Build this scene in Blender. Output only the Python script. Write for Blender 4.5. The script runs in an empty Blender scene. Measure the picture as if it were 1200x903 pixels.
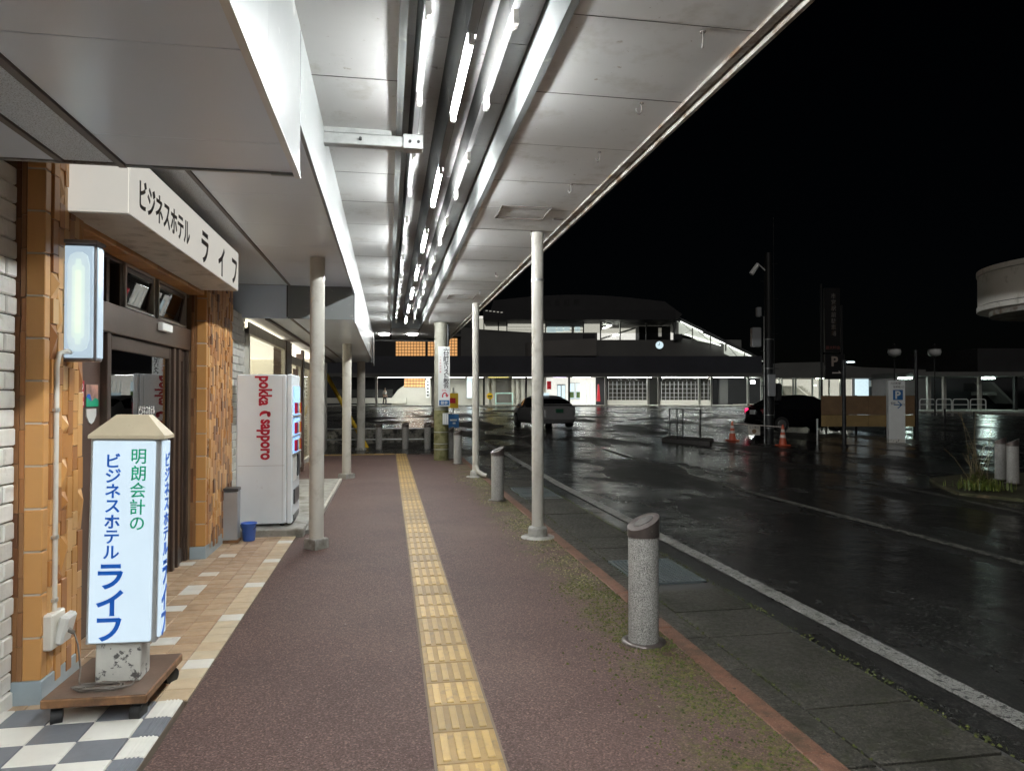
import bpy, math, random
from mathutils import Vector, Matrix
random.seed(7)
S = bpy.context.scene
COL = S.collection
R = math.radians
# ------------------------------------------------------------------ camera, sky, exposure
YAW, PITCH, H = R(9.88), R(0.93), 1.63
cd = bpy.data.cameras.new('camera'); cam = bpy.data.objects.new('camera', cd); COL.objects.link(cam)
cam.location = (0, 0, H); cam.rotation_euler = (R(90) + PITCH, 0, -YAW)
cd.sensor_width = 36; cd.lens = 36 * 833 / 1200; cd.clip_start = 0.05; cd.clip_end = 2000
S.camera = cam
W = bpy.data.worlds.new('World'); S.world = W; W.use_nodes = True
wn = W.node_tree.nodes; bg = wn['Background']
sky = wn.new('ShaderNodeTexSky'); sky.sky_type = 'NISHITA'; sky.sun_disc = False
sky.sun_elevation = R(32); sky.sun_rotation = R(200)
W.node_tree.links.new(sky.outputs[0], bg.inputs[0]); bg.inputs[1].default_value = 0.00004
sl = bpy.data.lights.new('night_glow', 'SUN'); sl.energy = 0.082; sl.angle = R(14); sl.color = (1.0, 0.95, 0.9)
so = bpy.data.objects.new('night_glow', sl); COL.objects.link(so)
_d = Vector((math.sin(R(200)) * math.cos(R(32)), math.cos(R(200)) * math.cos(R(32)), math.sin(R(32))))
so.rotation_euler = _d.to_track_quat('Z', 'Y').to_euler(); so.location = (0, -10, 20)
S.view_settings.view_transform = 'Standard'; S.view_settings.look = 'None'
S.view_settings.exposure = 2.1; S.view_settings.gamma = 1
S.cycles.max_bounces = 10; S.cycles.diffuse_bounces = 8; S.cycles.glossy_bounces = 4
S.cycles.transparent_max_bounces = 12; S.cycles.sample_clamp_indirect = 4.0
S.cycles.use_denoising = True

# ------------------------------------------------------------------ materials
def _n(nt, t, **k):
    n = nt.nodes.new(t)
    for a, b in k.items(): setattr(n, a, b)
    return n
def srgb(r, g, b):
    f = lambda c: (c / 12.92 if c <= .04045 else ((c + .055) / 1.055) ** 2.4)
    return (f(r / 255), f(g / 255), f(b / 255))
def mat(name, col, rough=.5, var=.12, scale=4, bump=0, bscale=60, metal=0, spec=.5, emit=None, estr=0,
        stain=None, rvar=0, speck=None, crack=0, grain=None):
    """procedural Principled material in world space: tone variation, stains, speckle and fine relief"""
    m = bpy.data.materials.new(name); m.use_nodes = True; nt = m.node_tree; b = nt.nodes['Principled BSDF']
    L = nt.links.new
    pos = _n(nt, 'ShaderNodeNewGeometry').outputs['Position']
    def noise(sc, det=4, rg=.6):
        n = _n(nt, 'ShaderNodeTexNoise'); n.inputs['Scale'].default_value = sc; n.inputs['Detail'].default_value = det
        n.inputs['Roughness'].default_value = rg; L(pos, n.inputs['Vector']); return n.outputs['Fac']
    def ramp(fac, p0, p1):
        n = _n(nt, 'ShaderNodeMapRange'); n.inputs[1].default_value = p0; n.inputs[2].default_value = p1
        L(fac, n.inputs[0]); return n.outputs[0]
    def mix(fac, a, c):
        n = _n(nt, 'ShaderNodeMix', data_type='RGBA')
        if isinstance(fac, float): n.inputs[0].default_value = fac
        else: L(fac, n.inputs[0])
        for i, x in ((6, a), (7, c)):
            if isinstance(x, tuple): n.inputs[i].default_value = (*x[:3], 1)
            else: L(x, n.inputs[i])
        return n.outputs[2]
    lo = tuple(c * (1 - var) for c in col); hi = tuple(min(1, c * (1 + var)) for c in col)
    c = mix(ramp(noise(scale), .3, .7), lo, hi)
    if speck:
        for (sc, colr, t0, t1) in speck: c = mix(ramp(noise(sc, 2, .5), t0, t1), c, colr)
    if grain:
        vg_ = _n(nt, 'ShaderNodeTexVoronoi'); vg_.inputs['Scale'].default_value = grain[0]; L(pos, vg_.inputs['Vector'])
        sg_ = _n(nt, 'ShaderNodeSeparateColor'); L(vg_.outputs['Color'], sg_.inputs[0])
        c = mix(ramp(sg_.outputs[0], .15, 1.0), c, mix(ramp(sg_.outputs[1], .35, .85), grain[1], grain[2]))
    if crack:
        vo = _n(nt, 'ShaderNodeTexVoronoi', feature='DISTANCE_TO_EDGE'); vo.inputs['Scale'].default_value = crack; vo.inputs['Randomness'].default_value = 1
        wp = _n(nt, 'ShaderNodeVectorMath', operation='ADD'); nz = _n(nt, 'ShaderNodeTexNoise'); nz.inputs['Scale'].default_value = crack * 1.5; L(pos, nz.inputs['Vector']); L(pos, wp.inputs[0]); L(nz.outputs['Color'], wp.inputs[1]); L(wp.outputs[0], vo.inputs['Vector'])
        c = mix(ramp(vo.outputs['Distance'], .02, .06), (.022, .021, .02), c)
    if stain:
        for (sc, colr, t0, t1) in stain: c = mix(ramp(noise(sc, 6, .65), t0, t1), c, colr)
    L(c, b.inputs['Base Color'])
    b.inputs['Roughness'].default_value = rough
    if rvar:
        n = _n(nt, 'ShaderNodeMapRange'); n.inputs[3].default_value = max(.03, rough - rvar); n.inputs[4].default_value = min(1, rough + rvar)
        n.inputs[1].default_value = .35; n.inputs[2].default_value = .65
        L(noise(scale * 1.7, 5), n.inputs[0]); L(n.outputs[0], b.inputs['Roughness'])
    b.inputs['Metallic'].default_value = metal; b.inputs['Specular IOR Level'].default_value = spec
    if bump:
        bn = _n(nt, 'ShaderNodeBump'); bn.inputs['Strength'].default_value = bump; bn.inputs['Distance'].default_value = .01
        L(noise(bscale, 5), bn.inputs['Height']); L(bn.outputs[0], b.inputs['Normal'])
    if emit:
        b.inputs['Emission Color'].default_value = (*emit, 1); b.inputs['Emission Strength'].default_value = estr
    return m
def glass(name, tint=(.6, .62, .6), gl=1.45, rough=.01, dark=(.0, .0, .0)):
    m = bpy.data.materials.new(name); m.use_nodes = True; nt = m.node_tree; nt.nodes.clear()
    o = _n(nt, 'ShaderNodeOutputMaterial'); t = _n(nt, 'ShaderNodeBsdfTransparent'); t.inputs[0].default_value = (*tint, 1)
    g = _n(nt, 'ShaderNodeBsdfGlossy'); g.inputs['Roughness'].default_value = rough
    lw = _n(nt, 'ShaderNodeLayerWeight'); pw = _n(nt, 'ShaderNodeMath', operation='POWER'); pw.inputs[1].default_value = 4.5; nt.links.new(lw.outputs['Facing'], pw.inputs[0])
    f = _n(nt, 'ShaderNodeMath', operation='MULTIPLY_ADD'); nt.links.new(pw.outputs[0], f.inputs[0]); r0 = ((gl - 1) / (gl + 1)) ** 2; f.inputs[1].default_value = (1 - r0) * (.9 if gl > 1.6 else .45); f.inputs[2].default_value = r0
    mx = _n(nt, 'ShaderNodeMixShader'); L = nt.links.new
    L(f.outputs[0], mx.inputs[0]); L(t.outputs[0], mx.inputs[1]); L(g.outputs[0], mx.inputs[2]); L(mx.outputs[0], o.inputs[0])
    return m
M = {}
rust = (.10, .06, .03)
M['ceil'] = mat('painted_panel', (.64, .64, .63), .68, .06, 1.2, .02, 6, spec=.12, stain=[(2.6, (.45, .43, .39), .54, .76), (11, (.36, .32, .26), .66, .74), (30, (.16, .10, .055), .695, .73)])
M['ceil_grey'] = mat('satin_soffit_panel', (.70, .76, .84), .27, .04, .8, .02, 5, spec=.6, stain=[(9, (.30, .29, .27), .72, .84)])
M['texture_panel'] = mat('pebbled_soffit_board', (.68, .73, .78), .5, .10, 60, .9, 120, speck=[(160, (.25, .25, .25), .56, .66)])
M['fascia'] = mat('painted_fascia', (.18, .19, .187), .35, .05, 2, .02, 9, stain=[(7, (.5, .49, .45), .62, .80), (45, (.3, .27, .2), .74, .78)])
M['trim'] = mat('weathered_trim', (.30, .285, .26), .55, .15, 6, .1, 30, spec=.25, stain=[(5, (.12, .075, .045), .46, .62), (26, (.06, .035, .02), .60, .70)])
M['joint'] = mat('dark_joint', (.05, .048, .045), .8)  # dark colour of seams, joints and backings
M['groove'] = mat('brown_groove', (.13, .11, .10), .6)
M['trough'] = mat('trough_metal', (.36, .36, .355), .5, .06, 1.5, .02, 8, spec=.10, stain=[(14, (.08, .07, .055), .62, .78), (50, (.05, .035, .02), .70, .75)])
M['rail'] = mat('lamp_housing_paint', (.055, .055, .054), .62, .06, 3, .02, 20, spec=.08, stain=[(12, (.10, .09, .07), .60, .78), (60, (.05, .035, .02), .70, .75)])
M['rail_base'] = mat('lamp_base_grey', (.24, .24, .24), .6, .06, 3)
M['tube'] = mat('lit_tube', (.9, .9, .9), .4, emit=(.95, .985, .985), estr=150)
M['endlamp'] = mat('round_lamp', (.9, .9, .9), .4, emit=(1, .98, .95), estr=12.8)
M['socket'] = mat('ceramic_socket', (.62, .60, .55), .35)
M['post'] = mat('cream_post_paint', (.57, .545, .485), .42, .08, 2, .03, 18, stain=[(5, (.40, .37, .31), .52, .74), (40, (.22, .14, .08), .69, .73)])
M['concrete'] = mat('plain_concrete', (.34, .33, .30), .75, .18, 5, .35, 45, stain=[(4, (.16, .15, .12), .5, .68)])
M['steel'] = mat('galvanised_steel', (.42, .43, .42), .42, .15, 9, .05, 40, metal=.75, stain=[(10, (.2, .16, .11), .6, .74)])
M['whitebrick'] = mat('white_split_brick', (.76, .75, .70), .7, .09, 9, .5, 26, stain=[(12, (.42, .39, .33), .62, .8)])
M['mortar'] = mat('brick_mortar', (.16, .15, .13), .9)
ot = [(.56, .285, .095), (.62, .335, .125), (.49, .225, .07), (.38, .165, .06), (.66, .40, .175)]
OT = [mat('amber_glazed_tile', c, .33, .05, 3, .02, 12, spec=.45) for c in ot]
BT = [mat('brown_glazed_tile', c, .34, .05, 3, .02, 12) for c in [(.26, .12, .05), (.20, .085, .038), (.30, .15, .065), (.16, .07, .035)]]
M['grout'] = mat('pale_grout', (.50, .43, .36), .85)
M['dgrout'] = mat('brown_grout', (.22, .14, .08), .85)
M['bluebase'] = mat('bluegrey_base_tile', (.33, .40, .44), .35, .06, 10)
FT = [mat('terracotta_floor_tile', c, .38, .12, 9, .12, 60, rvar=.1, stain=[(7, tuple(x * .7 for x in c), .6, .8)]) for c in
      [(.46, .325, .205), (.425, .29, .18), (.50, .37, .245), (.40, .27, .165)]]
FB = [mat('sand_border_tile', c, .40, .10, 9, .12, 60, rvar=.1) for c in [(.56, .44, .29), (.51, .39, .25), (.55, .46, .32)]]
FW = mat('white_floor_tile', (.72, .70, .64), .3, .05, 8, .05, 50, stain=[(9, (.5, .47, .4), .62, .8)])
CK = [mat('slate_check_tile', (.17, .18, .20), .28, .12, 8, .05, 40), FW]
M['fgrout'] = mat('floor_grout', (.20, .155, .115), .9)
M['alu'] = mat('bronze_aluminium', (.105, .075, .06), .30, .10, 5, .02, 30, metal=.55)
M['silver'] = mat('silver_aluminium', (.55, .54, .51), .33, .06, 6, metal=.6)
M['shutter'] = mat('dark_brown_panel', (.09, .055, .042), .35, .12, 5)
M['glass'] = glass('door_glass', (.55, .55, .53), 1.9)
M['wglass'] = glass('window_glass', (.80, .80, .77), 1.45)
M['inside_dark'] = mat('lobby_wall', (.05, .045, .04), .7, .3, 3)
M['whiteplastic'] = mat('white_plastic', (.75, .75, .72), .35, .04, 8)
M['creamsign'] = mat('cream_acrylic', (.62, .61, .56), .32, .03, 4, emit=(1, .97, .88), estr=0.12, stain=[(8, (.62, .58, .48), .64, .84)])
M['creamsign_under'] = mat('sign_underside', (.70, .69, .65), .4, .06, 6, stain=[(5, (.42, .41, .37), .5, .66)])
M['ink'] = mat('dark_letter_paint', (.055, .05, .055), .45)
M['lampglow'] = mat('lightbox_face', (.20, .22, .24), .3, emit=(.62, .80, .95), estr=0.16)
for _k, (_c, _e) in enumerate((((.70, .86, .93), .19), ((.78, .95, .88), .215), ((.84, 1.0, .80), .24))): M['lampcore%d' % _k] = mat('lightbox_glow_step', (.2, .23, .22), .3, emit=_c, estr=_e)
M['lampframe'] = mat('lightbox_frame', (.22, .20, .20), .35, metal=.4)
M['litface'] = mat('lit_sign_face', (.22, .25, .28), .22, .06, 2.5, emit=(.70, .87, 1.0), estr=0.183)
M['blueink'] = mat('blue_letter_film', (.005, .09, .42), .35, emit=(.0, .10, .55), estr=0.051)
M['greenink'] = mat('green_letter_film', (.01, .30, .16), .35, emit=(.0, .4, .2), estr=0.0408)
M['capbeige'] = mat('beige_cap', (.55, .47, .33), .5, .06, 6, stain=[(7, (.36, .29, .19), .64, .84)])
M['signframe'] = mat('sign_frame_grey', (.42, .42, .41), .35, .05, 6, metal=.5, stain=[(14, (.26, .16, .08), .66, .74)])
M['plinth'] = mat('chipped_white_plinth', (.62, .61, .56), .7, .08, 9, .25, 30, stain=[(16, (.11, .105, .10), .56, .60)])
M['wood'] = mat('cart_wood', (.23, .115, .05), .5, .25, 18, .1, 60, stain=[(6, (.09, .05, .03), .5, .7)])
M['woodtop'] = mat('cart_top', (.15, .10, .075), .35, .2, 8, .08, 40)
M['rubber'] = mat('black_rubber', (.02, .02, .02), .6)
M['cable'] = mat('grey_cable', (.16, .14, .12), .5)
M['conduit'] = mat('pvc_conduit', (.68, .65, .58), .35, .05, 8)
M['vend'] = mat('vending_white', (.84, .90, .94), .25, .03, 3, .05, 2.2, spec=.5, stain=[(6, (.62, .64, .64), .66, .84), (40, (.35, .33, .3), .73, .76)])
M['vend_dark'] = mat('vending_dark', (.05, .055, .06), .3)
M['vend_lit'] = mat('vending_display', (.2, .35, .6), .2, emit=(.28, .5, .95), estr=0.28)
M['redink'] = mat('red_logo_film', (.50, .012, .04), .35)
M['ash'] = mat('ash_stand_steel', (.45, .47, .49), .35, .06, 4, metal=.5)
M['bucket'] = mat('blue_bucket_plastic', (.045, .13, .50), .35)
M['kerb'] = mat('red_kerb_stone', (.15, .070, .044), .62, .25, 18, .5, 70, stain=[(4, (.040, .030, .016), .50, .70), (20, (.02, .016, .01), .60, .68)], speck=[(90, (.22, .13, .09), .58, .68)])
M['gutter'] = mat('gutter_concrete', (.038, .034, .026), .62, .3, 14, .8, 60, rvar=.14, stain=[(2.2, (.018, .017, .010), .46, .62), (9, (.03, .034, .012), .58, .70)], grain=(95, (.010, .009, .007), (.10, .092, .074)))
M['grate'] = mat('drain_grate_steel', (.26, .30, .31), .35, .1, 20, metal=.7)
M['granite'] = mat('speckled_granite', (.36, .35, .325), .6, .1, 30, .2, 90, speck=[(165, (.12, .115, .11), .50, .60), (130, (.56, .545, .51), .58, .66)])
M['bollplate'] = mat('bollard_plate', (.20, .19, .18), .25, .1, 9, metal=.6)
M['bollcap'] = mat('bronze_bollard_cap', (.115, .095, .088), .34, .2, 9, metal=.5, stain=[(25, (.24, .22, .2), .62, .7)])
M['tact'] = mat('yellow_tactile', (.36, .235, .085), .5, .1, 6, .12, 90, stain=[(9, (.22, .15, .06), .50, .70), (45, (.10, .075, .04), .66, .74)])
M['tactbar'] = mat('yellow_tactile_bar', (.50, .335, .115), .45, .1, 10, .08, 90, stain=[(16, (.30, .20, .08), .54, .72), (60, (.12, .085, .045), .67, .74)])
M['mosswall'] = mat('mossy_concrete', (.20, .19, .16), .85, .2, 3, .5, 30, stain=[(3.5, (.02, .02, .018), .44, .58), (9, (.06, .07, .02), .58, .68)])
M['pole'] = mat('utility_pole_concrete', (.30, .29, .24), .7, .15, 5, .2, 40)
M['polemoss'] = mat('mossy_pole_concrete', (.20, .19, .09), .8, .2, 6, .3, 40, stain=[(7, (.10, .10, .03), .45, .62)])
M['signwhite'] = mat('white_sign_plate', (.72, .74, .73), .4, .04, 4)
M['bluesign'] = mat('blue_sign_plate', (.02, .12, .32), .4)
M['yellow'] = mat('yellow_guard', (.72, .47, .02), .4, .06, 4)
M['red'] = mat('red_sign_plate', (.50, .02, .03), .4)
M['black'] = mat('black_paint', (.012, .012, .013), .4)
M['dkpole'] = mat('dark_pole_paint', (.014, .015, .016), .45)
M['linepaint'] = mat('worn_white_line', (.27, .265, .245), .6, .15, 8, .4, 70, stain=[(18, (.02, .02, .02), .57, .60), (60, (.05, .05, .045), .56, .66), (3, (.10, .095, .08), .5, .75)], crack=7)
M['linethin'] = mat('worn_thin_line', (.15, .145, .125), .5, .2, 8, .3, 70, stain=[(14, (.02, .02, .02), .50, .56), (70, (.03, .03, .03), .56, .64)])
M['st_navy'] = mat('station_navy_band', (.040, .042, .055), .5, .2, .4)
M['st_grey'] = mat('station_grey_wall', (.13, .13, .125), .7, .12, .5)
M['st_grey2'] = mat('station_pale_wall', (.19, .18, .17), .7, .1, .5)
M['st_navy2'] = mat('station_eave', (.014, .014, .017), .6)
M['st_roof'] = mat('station_roof', (.030, .030, .032), .7, .2, .5)
M['st_wall'] = mat('station_cream_wall', (.48, .46, .41), .6, .08, .6)
M['st_dark'] = mat('station_dark', (.03, .03, .033), .6, .2, .5)
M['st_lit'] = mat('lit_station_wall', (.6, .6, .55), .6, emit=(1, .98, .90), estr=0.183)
M['st_litb'] = mat('lit_station_window', (.5, .6, .65), .4, emit=(.72, .92, 1.0), estr=0.214)
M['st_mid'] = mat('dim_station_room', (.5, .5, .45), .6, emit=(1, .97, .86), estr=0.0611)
M['st_lamp'] = mat('station_lamp', (.9, .9, .9), .4, emit=(.95, 1.0, .95), estr=18)
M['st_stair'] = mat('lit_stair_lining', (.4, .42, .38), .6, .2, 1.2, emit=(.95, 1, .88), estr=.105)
M['st_ylamp'] = mat('yellow_tube', (.9, .8, .3), .4, emit=(1, .85, .25), estr=2.56)
M['st_lit2'] = mat('stair_lamp', (.9, .9, .9), .4, emit=(.95, 1, .92), estr=0.688)
M['st_violet'] = mat('violet_tube', (.9, .9, .9), .4, emit=(.75, .6, 1), estr=2.04)
M['orange_pane'] = mat('amber_pane', (.6, .35, .15), .3, .3, 1.2, emit=(1, .50, .18), estr=0.174)
M['fluo'] = mat('far_fluorescent', (.9, .9, .9), .4, emit=(.75, 1.0, .9), estr=17.8)
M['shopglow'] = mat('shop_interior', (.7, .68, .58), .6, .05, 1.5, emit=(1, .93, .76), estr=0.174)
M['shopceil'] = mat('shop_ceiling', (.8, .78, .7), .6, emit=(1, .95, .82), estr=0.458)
M['cardark'] = mat('dark_silver_car_paint', (.24, .24, .243), .32, .03, 2, metal=.2)
M['carblack'] = mat('black_car_paint', (.004, .004, .005), .18, .03, 2)
M['carglass'] = mat('dark_car_glass', (.006, .007, .008), .06, spec=.7)
M['taillight'] = mat('tail_lamp', (.10, .005, .01), .2)
M['tailon'] = mat('lit_tail_lamp', (.5, .02, .05), .2, emit=(1, .02, .10), estr=0.764)
M['plate'] = mat('green_plate', (.02, .09, .05), .4)
M['rim'] = mat('alloy_rim', (.4, .4, .4), .3, metal=.8)
M['cone'] = mat('orange_cone', (.50, .09, .04), .45, .1, 5)
M['conewhite'] = mat('cone_band', (.62, .56, .52), .4)
M['ply'] = mat('brown_hoarding', (.185, .115, .06), .65, .15, 3)
M['plylow'] = mat('ochre_hoarding', (.27, .185, .075), .65, .15, 3)
M['disc'] = mat('weathered_cream_metal', (.62, .585, .53), .5, .05, 2, stain=[(4, (.28, .25, .2), .55, .75)])
M['skin'] = mat('skin', (.45, .30, .22), .5)
M['shirt'] = mat('white_shirt', (.72, .72, .70), .7)
M['trousers'] = mat('dark_trousers', (.02, .02, .025), .8)
M['hair'] = mat('black_hair', (.01, .01, .01), .6)
GR = [mat('weed_leaf', c, .5, .2, 8) for c in [(.10, .15, .02), (.16, .19, .03), (.07, .10, .02), (.20, .20, .05)]]
M['stem'] = mat('dry_stem', (.16, .12, .06), .6)
M['soil'] = mat('mossy_verge_soil', (.055, .055, .025), .9, .3, 4, .6, 30, stain=[(5, (.10, .075, .04), .5, .66)])
M['poster'] = mat('holiday_poster', (.45, .25, .2), .4, .6, 9)

def road_mat():
    m = bpy.data.materials.new('wet_asphalt'); m.use_nodes = True; nt = m.node_tree; b = nt.nodes['Principled BSDF']; L = nt.links.new
    pos = _n(nt, 'ShaderNodeNewGeometry').outputs['Position']
    def noise(sc, det=4, rg=.6, stretch=None):
        v = pos
        if stretch:
            mp = _n(nt, 'ShaderNodeMapping'); mp.inputs['Scale'].default_value = stretch; L(pos, mp.inputs[0]); v = mp.outputs[0]
        n = _n(nt, 'ShaderNodeTexNoise'); n.inputs['Scale'].default_value = sc; n.inputs['Detail'].default_value = det
        n.inputs['Roughness'].default_value = rg; L(v, n.inputs['Vector']); return n.outputs['Fac']
    def mr(x, a, c, d, e):
        n = _n(nt, 'ShaderNodeMapRange'); n.interpolation_type = 'SMOOTHSTEP'
        for i, q in zip((1, 2, 3, 4), (a, c, d, e)): n.inputs[i].default_value = q
        L(x, n.inputs[0]); return n.outputs[0]
    def mixc(f, a, c):
        n = _n(nt, 'ShaderNodeMix', data_type='RGBA'); L(f, n.inputs[0])
        for i, x in ((6, a), (7, c)):
            if isinstance(x, tuple): n.inputs[i].default_value = (*x, 1)
            else: L(x, n.inputs[i])
        return n.outputs[2]
    c = mixc(mr(noise(70, 3, .65), .46, .66, 0, 1), (.010, .010, .010), (.070, .067, .062))
    vo = _n(nt, 'ShaderNodeTexVoronoi'); vo.inputs['Scale'].default_value = 85; L(pos, vo.inputs['Vector'])
    sg = _n(nt, 'ShaderNodeSeparateColor'); L(vo.outputs['Color'], sg.inputs[0])
    c = mixc(mr(sg.outputs[0], .1, .9, 0, .8), c, mixc(mr(sg.outputs[1], .55, .95, 0, 1), (.007, .007, .007), (.12, .115, .105)))
    c = mixc(mr(noise(.5, 4), .4, .65, 0, .6), c, (.022, .021, .019))
    L(c, b.inputs['Base Color'])
    wet = mr(noise(.42, 6, .62, (1.0, .55, 1)), .36, .55, 0, 1)
    r = _n(nt, 'ShaderNodeMapRange'); r.inputs[3].default_value = .46; r.inputs[4].default_value = .16; L(wet, r.inputs[0])
    L(r.outputs[0], b.inputs['Roughness']); b.inputs['Specular IOR Level'].default_value = .5
    bs = _n(nt, 'ShaderNodeMapRange'); bs.inputs[3].default_value = .75; bs.inputs[4].default_value = .12; L(wet, bs.inputs[0])
    b1 = _n(nt, 'ShaderNodeBump'); b1.inputs['Distance'].default_value = .008; L(bs.outputs[0], b1.inputs['Strength']); L(noise(120, 3), b1.inputs['Height'])
    b2 = _n(nt, 'ShaderNodeBump'); b2.inputs['Distance'].default_value = .05; b2.inputs['Strength'].default_value = .45; L(noise(1.6, 4), b2.inputs['Height'])
    L(b2.outputs[0], b1.inputs['Normal']); L(b1.outputs[0], b.inputs['Normal'])
    return m
def walk_mat():
    m = bpy.data.materials.new('red_brown_asphalt'); m.use_nodes = True; nt = m.node_tree; b = nt.nodes['Principled BSDF']; L = nt.links.new
    pos = _n(nt, 'ShaderNodeNewGeometry').outputs['Position']
    sx = _n(nt, 'ShaderNodeSeparateXYZ'); L(pos, sx.inputs[0])
    def noise(sc, det=4, rg=.6):
        n = _n(nt, 'ShaderNodeTexNoise'); n.inputs['Scale'].default_value = sc; n.inputs['Detail'].default_value = det
        n.inputs['Roughness'].default_value = rg; L(pos, n.inputs['Vector']); return n.outputs['Fac']
    def mr(x, a, c, d=0, e=1):
        n = _n(nt, 'ShaderNodeMapRange')
        for i, q in zip((1, 2, 3, 4), (a, c, d, e)): n.inputs[i].default_value = q
        L(x, n.inputs[0]); return n.outputs[0]
    def mul(a, c, op='MULTIPLY'):
        n = _n(nt, 'ShaderNodeMath', operation=op)
        for i, x in enumerate((a, c)):
            if isinstance(x, float): n.inputs[i].default_value = x
            else: L(x, n.inputs[i])
        return n.outputs[0]
    def mixc(f, a, c):
        n = _n(nt, 'ShaderNodeMix', data_type='RGBA'); L(f, n.inputs[0])
        for i, x in ((6, a), (7, c)):
            if isinstance(x, tuple): n.inputs[i].default_value = (*x, 1)
            else: L(x, n.inputs[i])
        return n.outputs[2]
    c = mixc(mr(noise(75, 4, .75), .40, .62), (.052, .025, .021), (.142, .078, .064))
    c = mixc(mr(noise(110, 2, .5), .60, .68, 0, .75), c, (.27, .19, .165))
    c = mixc(mr(noise(.9, 6, .65), .40, .66, 0, .75), c, (.060, .031, .027))
    c = mixc(mr(noise(.33, 4), .48, .66, 0, .5), c, (.165, .108, .088))
    c = mixc(mr(noise(28, 2, .5), .735, .75, 0, .8), c, (.34, .29, .25))
    vo = _n(nt, 'ShaderNodeTexVoronoi'); vo.inputs['Scale'].default_value = 120; L(pos, vo.inputs['Vector'])
    sg = _n(nt, 'ShaderNodeSeparateColor'); L(vo.outputs['Color'], sg.inputs[0])
    c = mixc(mr(sg.outputs[0], .1, .95, 0, .62), c, mixc(mr(sg.outputs[1], .45, .9), (.030, .0145, .012), (.26, .162, .135)))
    # the moss that grows along the kerb side
    edge = mr(sx.outputs[0], .95, 1.75)
    moss = mr(mul(mul(noise(1.5, 6, .65), mul(edge, .55), 'ADD'), mul(noise(26, 4, .7), .35), 'ADD'), .92, 1.12)
    moss = mul(mul(moss, mr(sx.outputs[0], .75, 1.15)), mul(mr(noise(40, 4, .75), .40, .56), mr(noise(2.6, 5, .7), .44, .58)))
    c = mixc(moss, c, mixc(mr(noise(22, 4), .4, .62), (.020, .026, .003), (.125, .125, .018)))
    dry = mul(mr(mul(noise(2.2, 5, .7), mul(edge, .22), 'ADD'), .70, .80), mr(noise(34, 4, .7), .50, .60))
    dry = mul(dry, mul(mr(sx.outputs[0], .75, 1.1), mr(sx.outputs[1], 3.0, 7.0)))
    c = mixc(dry, c, (.26, .235, .13))
    L(c, b.inputs['Base Color']); b.inputs['Roughness'].default_value = .62; b.inputs['Specular IOR Level'].default_value = .38
    b1 = _n(nt, 'ShaderNodeBump'); b1.inputs['Distance'].default_value = .006; b1.inputs['Strength'].default_value = .9; L(noise(75, 4, .7), b1.inputs['Height'])
    L(b1.outputs[0], b.inputs['Normal'])
    return m
M['road'] = road_mat(); M['walk'] = walk_mat()

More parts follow.
